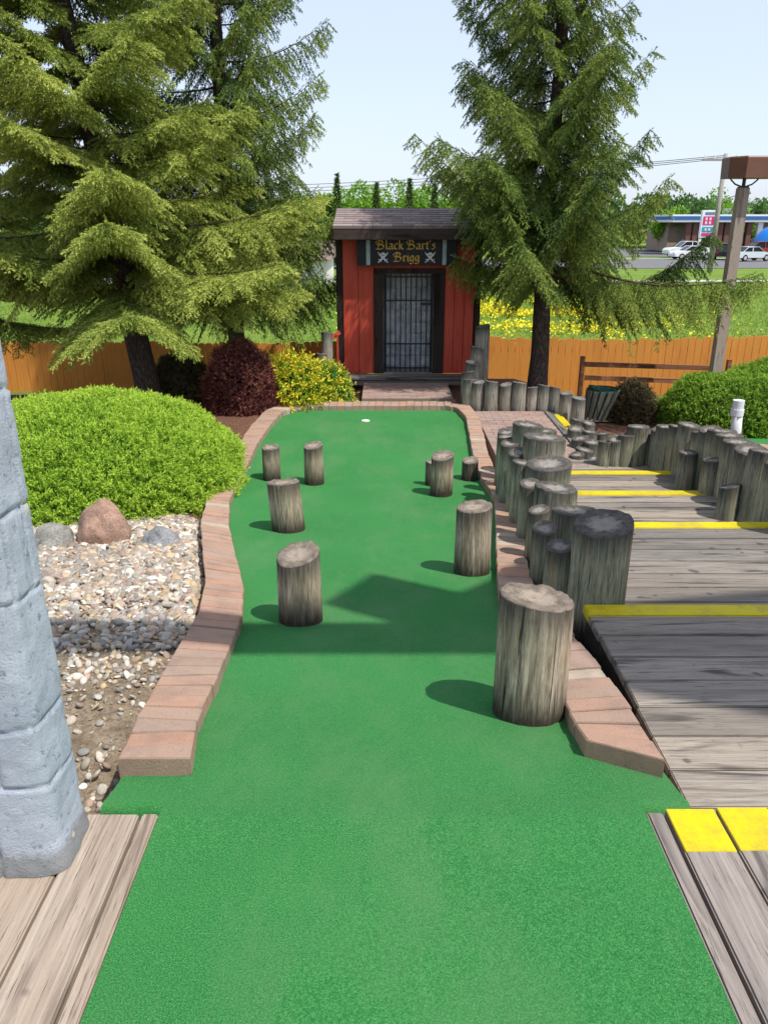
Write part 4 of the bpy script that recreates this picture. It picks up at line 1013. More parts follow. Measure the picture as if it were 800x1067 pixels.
mound('clipped_shrub', 'taller bright green shrub at the right edge under the light pole', 7.35, 12.5, -1.43, 1.75, 1.1, 1.02, 22000, M_hedge, nl=9, lf=(.036, .012), lump=.09, seed=9)
mound('barberry_bush', 'small dark bush beside the leaning litter bin', 3.98, 12.3, -1.45, .40, .38, .60, 4200, M_barb2, nl=9, lf=(.03, .012), lump=.16, p=2.2, rnd=.7, seed=2, core=(.03, .02, .02))
mound('barberry_bush', 'large dark purple bush at the back corner of the green mound', -1.94, 10.5, -.80, .47, .42, .84, 9000, M_barb, nl=10, lf=(.030, .011), lump=.13, p=2.05, rnd=.8, seed=5, core=(.015, .008, .01), spray=.08)
mound('barberry_bush', 'smaller purple brown bush left of the large purple one', -2.92, 11.1, -.80, .42, .4, .58, 5200, M_barb2, nl=9, lf=(.032, .012), lump=.15, p=2.2, rnd=.8, seed=6, core=(.02, .01, .01))
mound('flowering_shrub', 'yellow leaved shrub beside the purple bush and left of the hut', -1.24, 10.75, -.80, .36, .32, .54, 1300, M_yel, nl=9, lf=(.045, .022), kite=True, lump=.42, p=2.0, rnd=.8, seed=7, core=(.04, .06, .02), spray=.15, cat='shrub')
mound('flowering_shrub', 'green shrub with yellow tips nearest the hut path on the left', -.92, 11.05, -.80, .36, .30, .40, 1600, M_grn, nl=9, lf=(.045, .022), kite=True, lump=.42, p=2.0, rnd=.8, seed=8, core=(.03, .06, .02), spray=.15)

# ------------------------------------------------------------------ spruces
def bark(name, a, b):
    m = M(name, .95, .1); n1 = m.noise(m.vec((14, 14, 4)), 2.2, 8, .75); vo = m.vor(m.vec((18, 18, 7)), 2.2)
    c = m.mix(m.ramp(n1, [(.35, 0.), (.65, 1.)]), a, b); c = m.mix(m.ramp(vo, [(.0, .0), (.6, .7)]), c, tuple(x * .3 for x in a)); m.col(c); m.bump(m.mix(.5, n1, vo), 1, .02); return m.m
M_bark = bark('spruce_bark', (.075, .055, .045), (.17, .135, .115))
M_twig = simple('spruce_twigs', (.085, .058, .036), .95, .1, .4, 20)
def spruce(label, base, H, z1, Rf, nbr, mat, seed, lean=(0, 0), r0=.15, droop=.38, upt=.34, hang=.35, side=.5, nlen=.034, nwid=.0065, step=.075, tw=12, group='spruce trees around the hut', zlim=None, flat=False, bmin=.16, tstep=.055):
    rd = random.Random(seed); root = empty('spruce_tree', base, label, 'tree', group)
    g = np.random.default_rng(seed)
    def axis(z): return Vector((lean[0] * z / H, lean[1] * z / H, z))
    mb = MB(); zz = [H * k / 40 for k in range(41)]
    pp = [axis(z) + Vector((.03 * noise.noise(Vector((z, seed, 0))), .03 * noise.noise(Vector((z, 0, seed))), 0)) for z in zz]; pp[0].z = -.95
    mb.tube(pp, [r0 * (1 - z / H) ** .85 + .008 + (.05 * math.exp(-z / .15)) for z in zz], 18)
    mb.build('trunk', M_bark, root, True)
    wood = MB(); T0, TD, TL, TV = [], [], [], []
    for i in range(nbr):
        t = (i + rd.random()) / nbr; z = z1 + (H - z1) * t ** 1.15
        if zlim and z > zlim and rd.random() < .5: continue
        az = i * 2.39996 + rd.uniform(-.4, .4); L = Rf(z, az) * rd.uniform(.70, 1.08) * (1 + .22 * noise.noise(Vector((math.cos(az) * 1.3, math.sin(az) * 1.3, z * 1.4 + seed))))
        if L < .12: continue
        d = Vector((math.cos(az), math.sin(az), 0)); o = axis(z); f = max(0, 1 - t * 1.15)
        dr = droop * (.35 + .65 * f) * rd.uniform(.7, 1.3) - .25 * t; uu = upt * rd.uniform(.6, 1.4); bend = rd.uniform(-.25, .25)
        sdv = Vector((-d.y, d.x, 0))
        def pos(s): return o + d * (L * s) + sdv * (bend * L * s * s * .5) + Vector((0, 0, L * (-dr * s + uu * s * s)))
        N = max(4, int(L / .18)); pl_ = [pos(k / N) for k in range(N + 1)]
        wood.tube(pl_, [(.006 + .0065 * L) * (1 - .9 * k / N) for k in range(N + 1)], 5, cap=False)
        s = bmin * rd.uniform(.8, 1.3); k = 0
        tone = rd.gauss(.5, .1)
        while s < 1:
            p = pos(s); q = (pos(min(1, s + .03)) - pos(s - .03)).normalized()
            for sg in (-1, 1):
                if rd.random() < .06: continue
                l2 = (side * L * (1 - s) ** .8 * (.35 + .65 * min(1, s * 2.2)) + .19) * rd.uniform(.6, 1.25)
                l2 = min(l2, .95)
                an = R(rd.uniform(42, 68)); sv = Vector((-q.y, q.x, 0)).normalized() * sg
                dd = (q * math.cos(an) + sv * math.sin(an) + Vector((0, 0, -hang * rd.uniform(.4, 1.5) * (1 if not flat else .5)))).normalized()
                n2 = max(1, int(l2 / tstep))
                sag = -hang * .5
                tn = tone + rd.gauss(0, .10) + .12 * s
                for m_ in range(n2 + 1):
                    a = m_ / n2; pt = p + dd * (l2 * a) + Vector((0, 0, sag * l2 * a * a))
                    dq = (dd + Vector((0, 0, sag * 2 * a))).normalized()
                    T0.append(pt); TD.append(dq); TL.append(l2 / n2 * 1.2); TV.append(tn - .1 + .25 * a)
                    if m_ and m_ <= n2:
                        s3 = Vector((-dq.y, dq.x, 0)).normalized()
                        for s3g in (-1, 1):
                            if rd.random() < .12: continue
                            d3 = (dq * .75 + s3 * s3g * .75 + Vector((0, 0, -hang * rd.uniform(.1, 1.6) + (.10 if flat else 0)))).normalized()
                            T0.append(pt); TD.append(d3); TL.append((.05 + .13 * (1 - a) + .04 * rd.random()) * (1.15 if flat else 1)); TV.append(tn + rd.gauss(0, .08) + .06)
            s += step / L * rd.uniform(.8, 1.25); k += 1
        # foliage along the branch itself
        ks = max(3, int(L * .8 / .07))
        for k in range(ks):
            s = .12 + .88 * k / ks; q = (pos(min(1, s + .03)) - pos(s - .03)).normalized()
            for _ in range(2):
                T0.append(pos(s)); TD.append((q * .5 + Vector((rd.uniform(-.35, .35), rd.uniform(-.35, .35), -rd.uniform(.3, 1.1)))).normalized()); TL.append(rd.uniform(.09, .22)); TV.append(tone + rd.gauss(-.04, .07))
            T0.append(pos(s) + Vector((0, 0, .01))); TD.append((q + Vector((rd.uniform(-.3, .3), rd.uniform(-.3, .3), rd.uniform(.05, .5)))).normalized()); TL.append(.12); TV.append(tone + .15 + rd.gauss(0, .06))
        # leader
        T0.append(pos(.96)); TD.append((pos(1) - pos(.93)).normalized()); TL.append(.14); TV.append(.8)
        # bare inner twigs
        for _ in range(3):
            s = rd.uniform(.05, .5); p = pos(s); e = p + Vector((rd.uniform(-.3, .3), rd.uniform(-.3, .3), rd.uniform(-.35, .05))); wood.tube([p, (p + e) / 2 + Vector((0, 0, -.03)), e], [.006, .005, .003], 3, cap=False)
    wood.build('branches', M_twig, root)
    P0 = np.array([tuple(p) for p in T0]); D0 = np.array([tuple(p) for p in TD]); L0 = np.array(TL); V0 = np.array(TV); n = len(P0)
    cnt = np.maximum(4, (L0 / .16 * tw * 1.0 + 3)).astype(int); idx = np.repeat(np.arange(n), cnt)
    t = g.random(len(idx)); P = P0[idx] + D0[idx] * (L0[idx] * t)[:, None]
    rr = g.normal(size=(len(idx), 3)); rr -= D0[idx] * (rr * D0[idx]).sum(1, keepdims=True); rr = unit(rr)
    D = unit(D0[idx] * .8 + rr * g.uniform(.35, .95, (len(idx), 1)))
    v = np.clip(V0[idx] + .10 * g.normal(size=len(idx)) + .22 * (t - .5), 0, 1)
    V, Fa, vv = blades(P, D, nlen * g.uniform(.8, 1.35, len(idx)), nwid * g.uniform(.8, 1.3, len(idx)), v, .1)
    fastmesh('needles', V, Fa, mat, root, vv)
    print('spruce', label[:30], len(idx))
    return root
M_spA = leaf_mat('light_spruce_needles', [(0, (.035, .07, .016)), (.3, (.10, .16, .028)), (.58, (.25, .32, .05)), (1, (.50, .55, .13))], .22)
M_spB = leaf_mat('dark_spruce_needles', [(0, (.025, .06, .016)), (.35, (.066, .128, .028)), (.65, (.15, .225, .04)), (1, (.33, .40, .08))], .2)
def cone(R0, zl, zap, e=1.0): return lambda z, az: R0 * max(0, min(1, (zap - z) / (zap - zl))) ** e
# right spruce
def RfR(z, az):
    r = cone(2.5, 1.9, 8.5)(z, az)
    if z < 2.4: r *= .86 + .24 * max(0, math.cos(az + .35))
    if math.cos(az) > .35 and z > 2.35: r *= .66
    elif math.cos(az) > .75: r *= 1.08
    if math.cos(az) < -.55: r *= .80 if z < 2.7 else (1.08 if z < 4 else 1)
    return r
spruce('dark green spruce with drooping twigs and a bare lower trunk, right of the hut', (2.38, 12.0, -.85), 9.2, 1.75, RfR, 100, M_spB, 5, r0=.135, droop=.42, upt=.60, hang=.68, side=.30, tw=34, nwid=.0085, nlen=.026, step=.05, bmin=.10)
# left spruces
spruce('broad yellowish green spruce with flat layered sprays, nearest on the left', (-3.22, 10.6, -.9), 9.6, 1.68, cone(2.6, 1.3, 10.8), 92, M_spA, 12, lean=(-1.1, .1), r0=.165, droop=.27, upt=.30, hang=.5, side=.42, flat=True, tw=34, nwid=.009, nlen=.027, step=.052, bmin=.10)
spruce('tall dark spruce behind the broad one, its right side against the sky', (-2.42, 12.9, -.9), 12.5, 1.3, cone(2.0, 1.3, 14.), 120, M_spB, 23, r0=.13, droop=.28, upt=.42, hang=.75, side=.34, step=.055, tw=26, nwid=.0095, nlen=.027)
spruce('spruce at the left edge behind the stone pillar', (-6.3, 11.8, -.9), 10, 1.3, cone(2.3, 1.3, 11), 70, M_spA, 31, r0=.14, droop=.25, upt=.25, hang=.3, side=.5, flat=True, tw=18, nwid=.012, nlen=.030)

# ------------------------------------------------------------------ field beyond the fence
def scatter(name, n, xr, yr, prob, Lr, wd, mat, label, spread=.5):
    P = []
    while len(P) < n:
        x = rp.uniform(*xr); y = yr[0] + (yr[1] - yr[0]) * rp.random() ** 1.5
        if rp.random() < prob(x, y): P.append((x, y, gz(x, y) - .01))
    P = np.array(P); D = unit(np.array([0, 0, 1.]) + rng.normal(size=(n, 3)) * spread)
    v = np.clip(np.array([.5 + .5 * noise.noise(Vector((a * .4, b * .4, 0))) for a, b, _ in P]) + .15 * rng.normal(size=n), 0, 1)
    V, Fa, vv = blades(P, D, rng.uniform(*Lr, n), wd * (1 + (P[:, 1] - 16) * .03), v, .1)
    tag(fastmesh(name, V, Fa, mat, None, vv), label, name.replace('_', ' '), kind='stuff')
M_grass = leaf_mat('meadow_grass', [(0, (.09, .16, .02)), (.5, (.19, .31, .04)), (1, (.38, .43, .11))], .35)
scatter('grass', 150000, (-16, 26), (15.3, 50), lambda x, y: 1, (.05, .17), .022, M_grass, 'rough green meadow grass beyond the fences')
M_flow = leaf_mat('yellow_flowers', [(0, (.62, .52, .01)), (1, (.85, .75, .03))], .2)
def fl(x, y):
    a = math.exp(-((x - 5.5) / 3.4) ** 2 - ((y - 29) / 4.5) ** 2); return max(0, a * (.55 + 1.6 * noise.noise(Vector((x * .8, y * .35, 2)))))
def scatter_fl(n):
    P = []
    while len(P) < n:
        x = rp.uniform(-2, 14); y = rp.uniform(19, 42)
        if rp.random() < fl(x, y): P.append((x, y, gz(x, y) + rp.uniform(.08, .22)))
    P = np.array(P); V, Fa, vv = kites(P, unit(rng.normal(size=(n, 3)) * np.array([1, 1, .4])), np.full(n, .085), np.full(n, .08), rng.random(n))
    tag(fastmesh('flowers', V, Fa, M_flow, None, vv), 'patches of small yellow flowers in the meadow', 'flowers', kind='stuff')
scatter_fl(5500)

# ------------------------------------------------------------------ roads
M_asph = simple('asphalt', (.14, .14, .145), .9, .2, .12, 1.5); M_conc = simple('pale_concrete', (.42, .41, .38), .9, .2, .1, 2)
sheet('road', [(-90, 66), (160, 74), (160, 103), (-90, 88)], M_asph, .03, n=30)
sheet('sidewalk', [(-90, 44), (160, 57), (160, 59), (-90, 46)], M_conc, .05, n=30)
sheet('kerb_strip', [(-90, 88), (160, 103), (160, 104), (-90, 89)], M_conc, .06, n=30)
sheet('forecourt', [(20, 103), (160, 104.5), (160, 150), (20, 150)], M_asph, .04, n=10)

# ------------------------------------------------------------------ distant trees
def leafy(label, x, y, h, r, mat, seed, n=2600, sz=.34, group='trees beyond the field', zc=.55, name='leafy_tree'):
    g = np.random.default_rng(seed); z0 = gz(x, y); root = empty(name, (x, y, z0), label, 'tree', group)
    mb = MB(); mb.tube([(0, 0, -.3), (.1, 0, h * .3), (0, 0, h * .7)], [r * .10, r * .07, r * .03], 8)
    for k in range(7):
        a = k * 2.4; mb.tube([(0, 0, h * (.25 + .04 * k)), (math.cos(a) * r * .5, math.sin(a) * r * .5, h * (.5 + .03 * k))], [r * .035, r * .012], 5)
    mb.build('trunk', M_bark, root, True)
    # lobes
    nl_ = 16; C = g.normal(size=(nl_, 3)); C = unit(C) * g.uniform(.35, .72, (nl_, 1)); rad = g.uniform(.28, .48, nl_)
    i = g.integers(0, nl_, n); u = unit(g.normal(size=(n, 3))); q = C[i] + u * (rad[i] * g.uniform(.75, 1.08, n))[:, None]
    P = q * np.array([r, r, h * .42]) + np.array([0, 0, h * zc]); D = unit(u + g.normal(size=(n, 3)) * .8 + np.array([0, 0, .2]))
    v = np.clip(.5 + .2 * g.normal(size=n) + .25 * (rad[i] - .38) / .1 * .5, 0, 1)
    V, Fa, vv = kites(P, D, sz * g.uniform(.6, 1.3, n), sz * .7 * g.uniform(.6, 1.2, n), v)
    fastmesh('crown', V, Fa, mat, root, vv); return root
M_lime = leaf_mat('lime_leaves', [(0, (.09, .20, .015)), (.5, (.19, .38, .03)), (1, (.32, .52, .06))], .35)
M_far = leaf_mat('far_leaves', [(0, (.045, .10, .03)), (.5, (.09, .19, .045)), (1, (.16, .29, .07))], .3)
for k, (px, yt, d, r, lab) in enumerate([(331, 190, 78, 2.7, 'lime green tree half hidden by the left spruces'), (376, 179, 78, 2.9, 'rounded lime green tree above the left end of the hut roof'), (413, 183, 80, 2.6, 'rounded lime green tree above the middle of the hut roof'), (447, 183, 78, 2.7, 'rounded lime green tree above the right end of the hut roof'), (474, 191, 76, 2.4, 'lime green tree half hidden by the right spruce'), (352, 196, 84, 2.5, 'lime green tree in the gap between two rounder ones, left'), (432, 196, 86, 2.6, 'lime green tree set back between two rounder ones, right'), (395, 197, 86, 2.6, 'low lime green tree set back over the hut roof')]):
    p = at_y(px, yt, d); leafy(lab, p.x, d, p.z - gz(p.x, d), r, M_lime, 300 + k, 3200, .30)
def small_spruce(label, x, y, h, r, seed, n=2600):
    g = np.random.default_rng(seed); z0 = gz(x, y); root = empty('spruce_tree', (x, y, z0), label, 'tree', 'small spruces beyond the field')
    mb = MB(); mb.tube([(0, 0, -.2), (0, 0, h)], [.12, .01], 6); mb.build('trunk', M_bark, root, True)
    t = g.random(n) ** 1.9; a = np.floor(g.random(n) * 9) * .7 + np.floor(t * 14) * 1.3 + g.normal(size=n) * .12; rr = r * (1 - t) ** 1.25 * g.random(n) ** .6 * (.7 + .3 * np.sin(t * 14 * 6.28))
    P = np.stack([np.cos(a) * rr, np.sin(a) * rr, h * (.1 + .9 * t) - rr * .2], 1); D = unit(np.stack([np.cos(a), np.sin(a), g.normal(size=n) * .4], 1))
    V, Fa, vv = blades(P, D, np.full(n, .3), np.full(n, .12), g.random(n) * .7); fastmesh('crown', V, Fa, M_spB, root, vv)
for k, (px, yt, lab) in enumerate([(351, 181, 'thin dark conifer spire left of the lime green trees'), (392, 190, 'small dark conifer above the middle of the hut roof'), (427, 186, 'dark conifer top between lime green trees'), (453, 192, 'small dark conifer close to the right spruce'), (343, 205, 'low dark conifer beside the left spruce')]):
    p = at_y(px, yt, 70); small_spruce(lab, p.x, 70, p.z - gz(0, 70), 1.9, 350 + k)
for k in range(17):
    x = -95 + k * 13 + random.uniform(-3, 3); y = 150 + random.uniform(-10, 14); px = 400 + 807 * x / (y * ct)
    side_ = 'behind the fuel station' if x > 35 else ('hidden behind the left spruces' if x < -10 else 'behind the right spruce')
    p_ = random.uniform(186, 198) if x > 35 else random.uniform(196, 204); h = at_y(400, p_, y).z - gz(0, y)
    leafy(f'far green tree {side_}, {ORD[k]} from the left in its line', x, y, h, 8.5, M_far, 400 + k, 3800, .85, 'distant tree line', .5)
for k, (px, yt, d) in enumerate([(700, 212, 128), (733, 200, 125), (768, 206, 126), (800, 198, 128), (835, 202, 128), (718, 196, 138), (752, 193, 139), (785, 192, 140)]):
    p = at_y(px, yt, d); leafy(f'green tree, {ORD[k]} of those close behind the fuel station canopy', p.x, d, p.z - gz(0, d), 3.6, M_far if k % 2 else M_lime, 450 + k, 2400, .5, 'trees behind the fuel station', .5)

# ------------------------------------------------------------------ low pale building on the left
bl = empty('low_building', (-16, 47, gz(0, 47)), 'low white building with a brown roof behind the left spruces', 'building')
mb = MB(); mb.box(-16, 12.9, -3, 3, -.2, 1.62); mb.build('wall', simple('white_siding', (.62, .60, .57), .8, .2, .06, 1), bl)
mb = MB(); mb.prism([(-3.4, 1.6), (3.4, 1.6), (0, 2.5)], -16.3, 13.2, 'x'); mb.build('roof', simple('brown_roof', (.20, .145, .13), .9, .1, .15, 3), bl)
for k in range(6):
    mb = MB(); mb.box(-13 + k * 4.4, -11.8 + k * 4.4, -3.04, -3.0, .6, 1.3); wn = mb.build('window', simple('dark_glass', (.05, .06, .07), .15, .5), bl); mb = MB()
    mb.box(-13.08 + k * 4.4, -11.72 + k * 4.4, -3.06, -3.041, 1.3, 1.38); mb.box(-13.08 + k * 4.4, -11.72 + k * 4.4, -3.06, -3.041, .52, .6); mb.build('frame', M_white, wn)

# ------------------------------------------------------------------ fuel station
zG = gz(0, 112)
fs_ = empty('fuel_station', (50, 116, zG), 'fuel station with a blue and white banded canopy across the road', 'fuel station'); O = Vector((50, 116, zG))
M_w = simple('white_band', (.72, .74, .76), .4, .4, .04, 1); M_b = simple('blue_band', (.02, .13, .42), .4, .4, .06, 1); M_br = simple('brown_red_column', (.14, .065, .05), .7, .3, .2, 2)
xa, xb = at_y(700, 230, 112).x, at_y(860, 230, 112).x; zb0, zb1 = at_y(400, 231.5, 112).z, at_y(400, 223.5, 112).z; zmid = at_y(400, 228.7, 112).z
mb = MB(); mb.box(xa - O.x, xb - O.x, -4, 6, zb0 - O.z, zmid - O.z - .01, 0, 0, .5, .05); mb.build('canopy', M_w, fs_)
mb = MB(); mb.box(xa - .1 - O.x, xb + .1 - O.x, -4.1, 6.1, zmid - O.z, zb1 - .25 - O.z, 0, 0, .5, .05); mb.build('blue_fascia', M_b, fs_)
mb = MB(); mb.box(xa - .1 - O.x, xb + .1 - O.x, -4.12, 6.12, zb1 - .24 - O.z, zb1 - O.z, 0, 0, .5, .03); mb.build('white_trim', M_w, fs_)
for px in (716, 723, 749, 756, 764, 771, 779, 790):
    q = at_y(px, 240, 113); mb = MB(); mb.box(q.x - .35 - O.x, q.x + .35 - O.x, -3.4, -2.7, 0, zb0 - O.z - .02, 0, 0, .5, .04); mb.build('column', M_br if px < 785 else M_w, fs_)
for px in (720, 753, 767):
    q = at_y(px, 240, 113); mb = MB(); mb.box(q.x - .5 - O.x, q.x + .5 - O.x, -2.2, -1.4, 0, 2.1, 0, 0, .5, .08); pm = mb.build('fuel_pump', M_w, fs_)
    mb = MB(); mb.box(q.x - .35 - O.x, q.x + .35 - O.x, -2.24, -2.201, 1.2, 1.8); mb.build('screen', M_iron, pm)
st_x = at_y(776, 230, 124).x
sp = empty('shop_building', (st_x, 130, zG), 'fuel station shop with a grey hipped roof behind the canopy', 'building')
zr = at_y(400, 216.5, 126).z - zG
mb = MB(); mb.box(-11, 22, -5, 5, 0, 4.2); mb.build('wall', simple('tan_shop_wall', (.34, .26, .20), .8, .2, .1, 1), sp)
mb = MB(); vs = [(-12, -6, 4.2), (23, -6, 4.2), (23, 6, 4.2), (-12, 6, 4.2), (-2, 0, zr), (18, 0, zr)]; mb.add(vs, [(0, 1, 5, 4), (1, 2, 5), (2, 3, 4, 5), (3, 0, 4), (0, 3, 2, 1)]); mb.build('roof', simple('grey_shingle_roof', (.16, .16, .17), .9, .1, .1, 2), sp)
for k in range(6):
    mb = MB(); mb.box(-5 + k * 4.3, -2 + k * 4.3, -5.05, -5.01, .3, 3); mb.build('window', simple('shop_glass', (.03, .035, .04), .15, .5), sp)
# price sign
c = at_y(735, 250, 96); sgp = empty('price_sign', (c.x, 96, gz(0, 96)), 'tall white fuel price sign with magenta and teal panels', 'sign', rz=.0); O = Vector((c.x, 96, gz(0, 96)))
zt_, zb_ = at_y(735, 219, 96).z - O.z, at_y(735, 248, 96).z - O.z; hw = .92
mb = MB(); mb.box(-hw, hw, -.2, .2, zb_, zt_, 0, 0, .5, .04); mb.box(-hw + .05, -hw + .3, -.15, .15, -.2, zb_); mb.box(hw - .3, hw - .05, -.15, .15, -.2, zb_); bd = mb.build('cabinet', M_w, sgp)
M_mag = simple('magenta_panel', (.55, .03, .17), .4, .4, .1, 2); M_teal = simple('teal_panel', (.02, .30, .42), .4, .4, .1, 2)
H_ = zt_ - zb_
def pan(a, b, mat, w_=.72):
    mb = MB(); mb.box(-w_, w_, -.235, -.205, zb_ + H_ * a, zb_ + H_ * b, 0, 0, .5, .01); return mb.build('panel', mat, bd)
pan(.47, .78, M_mag); pan(.22, .40, M_teal); pan(.07, .18, M_mag); pan(.84, .93, simple('grey_blue_panel', (.16, .18, .30), .5), .55)
mb = MB()
for a, b, xx in ((.50, .60, -.35), (.50, .60, .1), (.64, .74, -.35), (.64, .74, .1), (.27, .35, -.3), (.27, .35, .1)): mb.box(xx - .12, xx + .12, -.25, -.236, zb_ + H_ * a, zb_ + H_ * b)
mb.build('digits', simple('pale_digits', (.75, .55, .62), .5), bd)
# blue rounded shape
c = at_y(802, 254, 103); dm = empty('blue_tank', (c.x, 103, zG), 'big rounded blue tank with a white mark, by the fuel station', 'tank')
rt = at_y(400, 235.5, 103).z - zG
bm = bmesh.new(); bmesh.ops.create_uvsphere(bm, u_segments=32, v_segments=20, radius=1)
for v in bm.verts: v.co = Vector((v.co.x * 2.5, v.co.y * 2.2, max(0, v.co.z) * (rt)))
me = bpy.data.meshes.new('shell'); bm.to_mesh(me); bm.free(); link('shell', me, simple('bright_blue_shell', (.01, .16, .55), .35, .4, .1, 1), dm, True)
mb = MB()
for k in range(7): mb.tube([(math.cos(a) * 2.53 * math.cos(k * .45 - 1.35), -math.cos(a) * 2.23 * abs(math.sin(1.57 - 0)) * .0 - 2.22 * math.cos(a) * math.sqrt(max(0, 1 - math.cos(k * .45 - 1.35) ** 2)) , math.sin(a) * rt * 1.01) for a in [x * .157 for x in range(1, 10)]], .03, 5)
mb.build('seams', M_b, dm)
mb = MB(); mb.prism([(-.9, rt * .45), (-.3, rt * .52), (.1, rt * .42), (-.4, rt * .38)], -2.28, -1.9, 'y'); mb.build('mark', M_w, dm)
# utility pole, street lamp, wires
p0 = at_y(756, 160, 63); up_ = empty('utility_pole', (p0.x, 63, gz(0, 63)), 'tall grey wooden utility pole with a crossarm by the road', 'utility pole'); H_ = p0.z - gz(0, 63)
M_up = simple('grey_pole', (.30, .27, .25), .9, .1, .15, 3)
mb = MB(); mb.tube([(0, 0, -.3), (0, 0, H_)], [.21, .15], 12); mb.build('pole', M_up, up_, True); mb = MB(); mb.box(-1.7, 1.7, -.08, .08, H_ - .5, H_ - .34); mb.build('crossarm', M_up, up_)
for xx in (-1.5, -.8, .8, 1.5): mb = MB(); mb.tube([(xx, 0, H_ - .34), (xx, 0, H_ - .1)], .05, 8); mb.build('insulator', M_w, up_)
mb = MB(); mb.tube([(0.1, -.1, H_ * .60), (.6, -.2, H_ * .64), (1.7, -.3, H_ * .68)], .045, 6); mb.tube([(1.5, -.3, H_ * .68 - .02), (2.1, -.35, H_ * .68)], .11, 8); mb.build('lamp_arm', M_up, up_)
p0b = at_y(420, 166, 135); p0 = Vector((-60, 110, p0b.z + 0.3))
mw = simple('black_wire', (.06, .06, .065), .6)
for k, dz in enumerate((0, -.7, -1.4)):
    a, b = Vector((-75, 112, gz(0, 110) + 10.7 + dz)), Vector((up_.location.x, 63, up_.location.z + H_ - .12 + dz * .15)); pts_ = [a.lerp(b, t / 24) - Vector((0, 0, 2.2 * 4 * t / 24 * (1 - t / 24))) for t in range(25)]
    mb = MB(); mb.tube(pts_, .028, 4, cap=False); o = mb.build('power_line', mw); tag(o, 'thin power line crossing the sky behind the hut', 'power line', 'power lines across the sky')
# ------------------------------------------------------------------ vehicles
M_glass = simple('car_glass', (.015, .018, .022), .1, .5, .1, 1); M_tyre = simple('tyre_rubber', (.015, .015, .016), .9, .1); M_rim = simple('wheel_rim', (.35, .36, .37), .35, .5)
def paint(name, c): return simple(name, c, .28, .5, .03, 1)
PROFS = {
 'sedan': (4.6, 1.44, 1.78, [(-2.3, .35), (-2.3, .72), (-2.2, .92), (-1.45, .98), (1.1, .95), (2.15, .80), (2.3, .62), (2.28, .33)], [(-1.62, .965), (-1.0, 1.40), (.35, 1.44), (1.18, .93)]),
 'suv': (4.7, 1.72, 1.88, [(-2.3, .4), (-2.32, .85), (-2.25, 1.08), (1.1, 1.08), (2.15, .98), (2.34, .75), (2.32, .38)], [(-2.22, 1.07), (-2.0, 1.66), (-1.6, 1.72), (.45, 1.70), (1.15, 1.06)]),
 'pickup': (5.6, 1.85, 1.95, [(-2.8, .5), (-2.8, 1.15), (-.75, 1.17), (1.35, 1.17), (2.6, 1.08), (2.8, .85), (2.78, .45)], [(-.85, 1.16), (-.72, 1.78), (-.3, 1.85), (.6, 1.83), (1.4, 1.15)])}
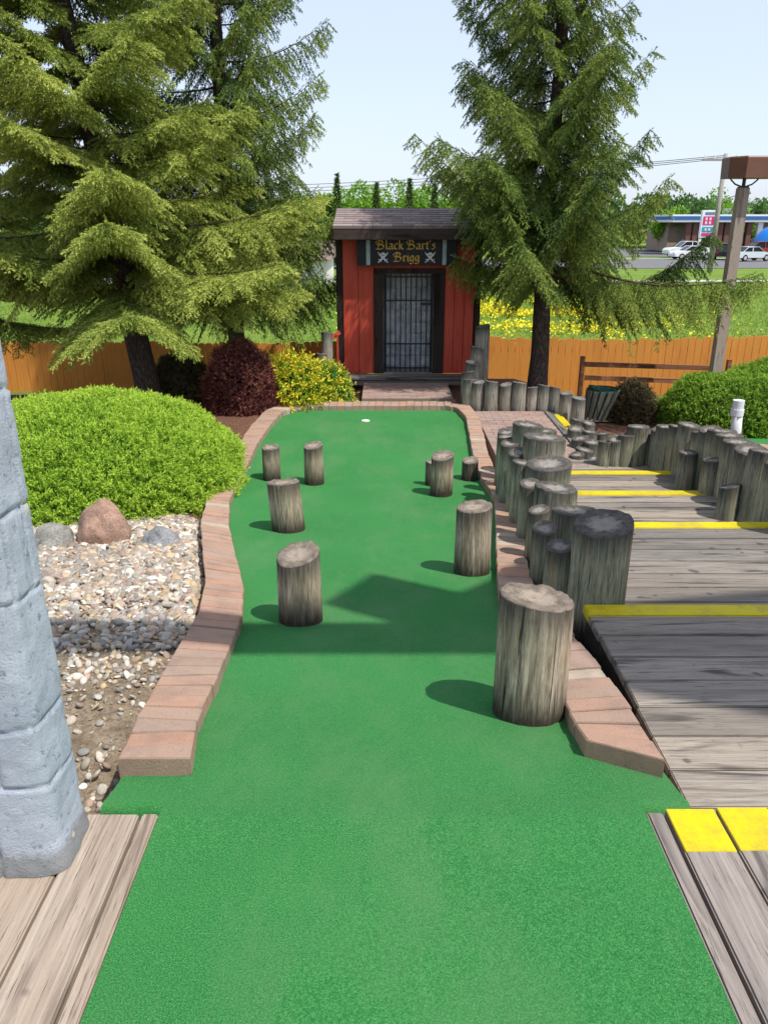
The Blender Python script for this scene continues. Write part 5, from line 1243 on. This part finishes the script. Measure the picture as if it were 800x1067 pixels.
def car(kind, name, label, px, py, d, c, rz, cat):
    L, H_, W, body, cab = PROFS[kind]; p = at_y(px, py, d); root = empty(name, (p.x, d, gz(p.x, d) + .06), label, cat, 'vehicles on the road', rz)
    m = paint(name + '_paint', c); y = W / 2
    def loft(poly, ys, ins):
        n = len(poly); vs = []
        for yy, i_ in zip(ys, ins):
            cx_ = sum(q[0] for q in poly) / n; cz_ = sum(q[1] for q in poly) / n
            vs += [(cx_ + (a - cx_) * i_, yy, cz_ + (b - cz_) * i_) for a, b in poly]
        fs = [tuple(range(n)), tuple(range((len(ys) - 1) * n, len(ys) * n))[::-1]]
        for j in range(len(ys) - 1):
            for i in range(n): fs.append((j * n + i, j * n + (i + 1) % n, (j + 1) * n + (i + 1) % n, (j + 1) * n + i))
        return vs, fs
    mb = MB(); mb.add(*loft(body, [-y, -y + .08, y - .08, y], [.95, 1, 1, .95])); mb.build('body', m, root)
    mb = MB(); mb.add(*loft(cab, [-y + .22, -y + .10, y - .10, y - .22], [.9, .985, .985, .9])); mb.build('window', M_glass, root)
    t = cab; top = [(a, b) for a, b in t if b > H_ - .2]; x0_, x1_ = min(a for a, b in top), max(a for a, b in top)
    mb = MB(); mb.box(x0_ - .05, x1_ + .05, -y + .24, y - .24, H_ - .05, H_ + .015, 0, 0, .5, .02)
    for s_ in (-1, 1):
        for (a, b), (e, f) in zip(t, t[1:]): mb.beam((a, s_ * (y - .14), b), (e, s_ * (y - .17), f), .06, .06)
        mb.beam(((x0_ + x1_) / 2 - .1, s_ * (y - .12), t[0][1]), ((x0_ + x1_) / 2 - .1, s_ * (y - .16), H_), .09, .06)
    mb.build('roof', m, root)
    rw = .34 if kind == 'sedan' else .40
    for xx in (-L * .31, L * .31):
        for s_ in (-1, 1):
            mb = MB(); mb.tube([(xx, s_ * (y - .2), rw), (xx, s_ * (y + .01), rw)], rw, 20); w_ = mb.build('wheel', M_tyre, root); mb = MB(); mb.tube([(xx, s_ * (y + .0), rw), (xx, s_ * (y + .03), rw)], rw * .6, 14); mb.build('rim', M_rim, w_)
    for s_ in (-1, 1):
        mb = MB(); mb.box(L / 2 - .10, L / 2 - .0, s_ * (y - .3) - .2, s_ * (y - .3) + .2, .62, .78); mb.build('headlight', M_w, root)
        mb = MB(); mb.box(-L / 2 - .02, -L / 2 + .08, s_ * (y - .2) - .15, s_ * (y - .2) + .15, .72, .92); mb.build('tail_light', simple('red_lens', (.4, .01, .01), .3), root)
car('pickup', 'pickup_truck', 'white pickup truck in front of the price sign', 716, 259, 100, (.72, .73, .74), math.pi + .05, 'pickup truck')
car('sedan', 'sedan', 'white sedan just below the white pickup', 719, 266, 92, (.70, .72, .73), math.pi + .1, 'car')
car('suv', 'utility_vehicle', 'black sport utility vehicle left of the light pole', 753, 266, 92, (.015, .017, .022), R(70), 'car')
car('sedan', 'sedan', 'silver sedan right of the light pole', 780, 271, 87, (.50, .56, .58), R(20) , 'car')
car('pickup', 'pickup_truck', 'dark red pickup truck behind the silver sedan', 790, 265, 97, (.24, .025, .03), R(185), 'pickup truck')

# ------------------------------------------------------------------ unseen shade caster added behind the camera, right; its outline shaped from the shadow
SHP = [[(-1.9, 3.17), (1.0, 3.17), (1.0, 3.58), (-1.9, 3.58)], [(-.26, 3.86), (.12, 3.54), (.7, 3.95), (.06, 4.42)], [(.10, 3.52), (1.25, 3.52), (1.25, 4.55), (1.0, 4.45), (.60, 4.05)], [(1.01, 2.62), (1.9, 2.3), (3.2, 2.3), (3.2, 3.9), (1.01, 3.55)]]  # wanted shadow outlines on the ground, projected sunwards to make the panels
ZS = 4.6; sh_ = empty('shade_caster', (3.6, .8, -.3), 'unseen panels on posts, added to cast shade on lane and stairs', 'shade caster'); O = Vector((3.6, .8, -.3))
def upto(x, y, zg):
    k = (ZS - zg) / sd.z; return x + sd.x * k - O.x, y + sd.y * k - O.y
for k, poly in enumerate(SHP):
    zg = lane(3.5) if k < 3 else -.2
    mb = MB(); mb.prism([upto(x, y, zg) for x, y in poly], ZS - O.z + .07 * k, ZS - O.z + .06 + .07 * k, 'z'); mb.build('shade_panel', M_brownx, sh_)
for x, y in ((3.2, -.2), (5.0, -.2), (5.0, 2.0)):
    mb = MB(); mb.box(x - O.x - .06, x - O.x + .06, y - O.y - .06, y - O.y + .06, -.6, ZS - O.z + .0); mb.build('post', M_brown, sh_)  # posts added only to carry the shade panels
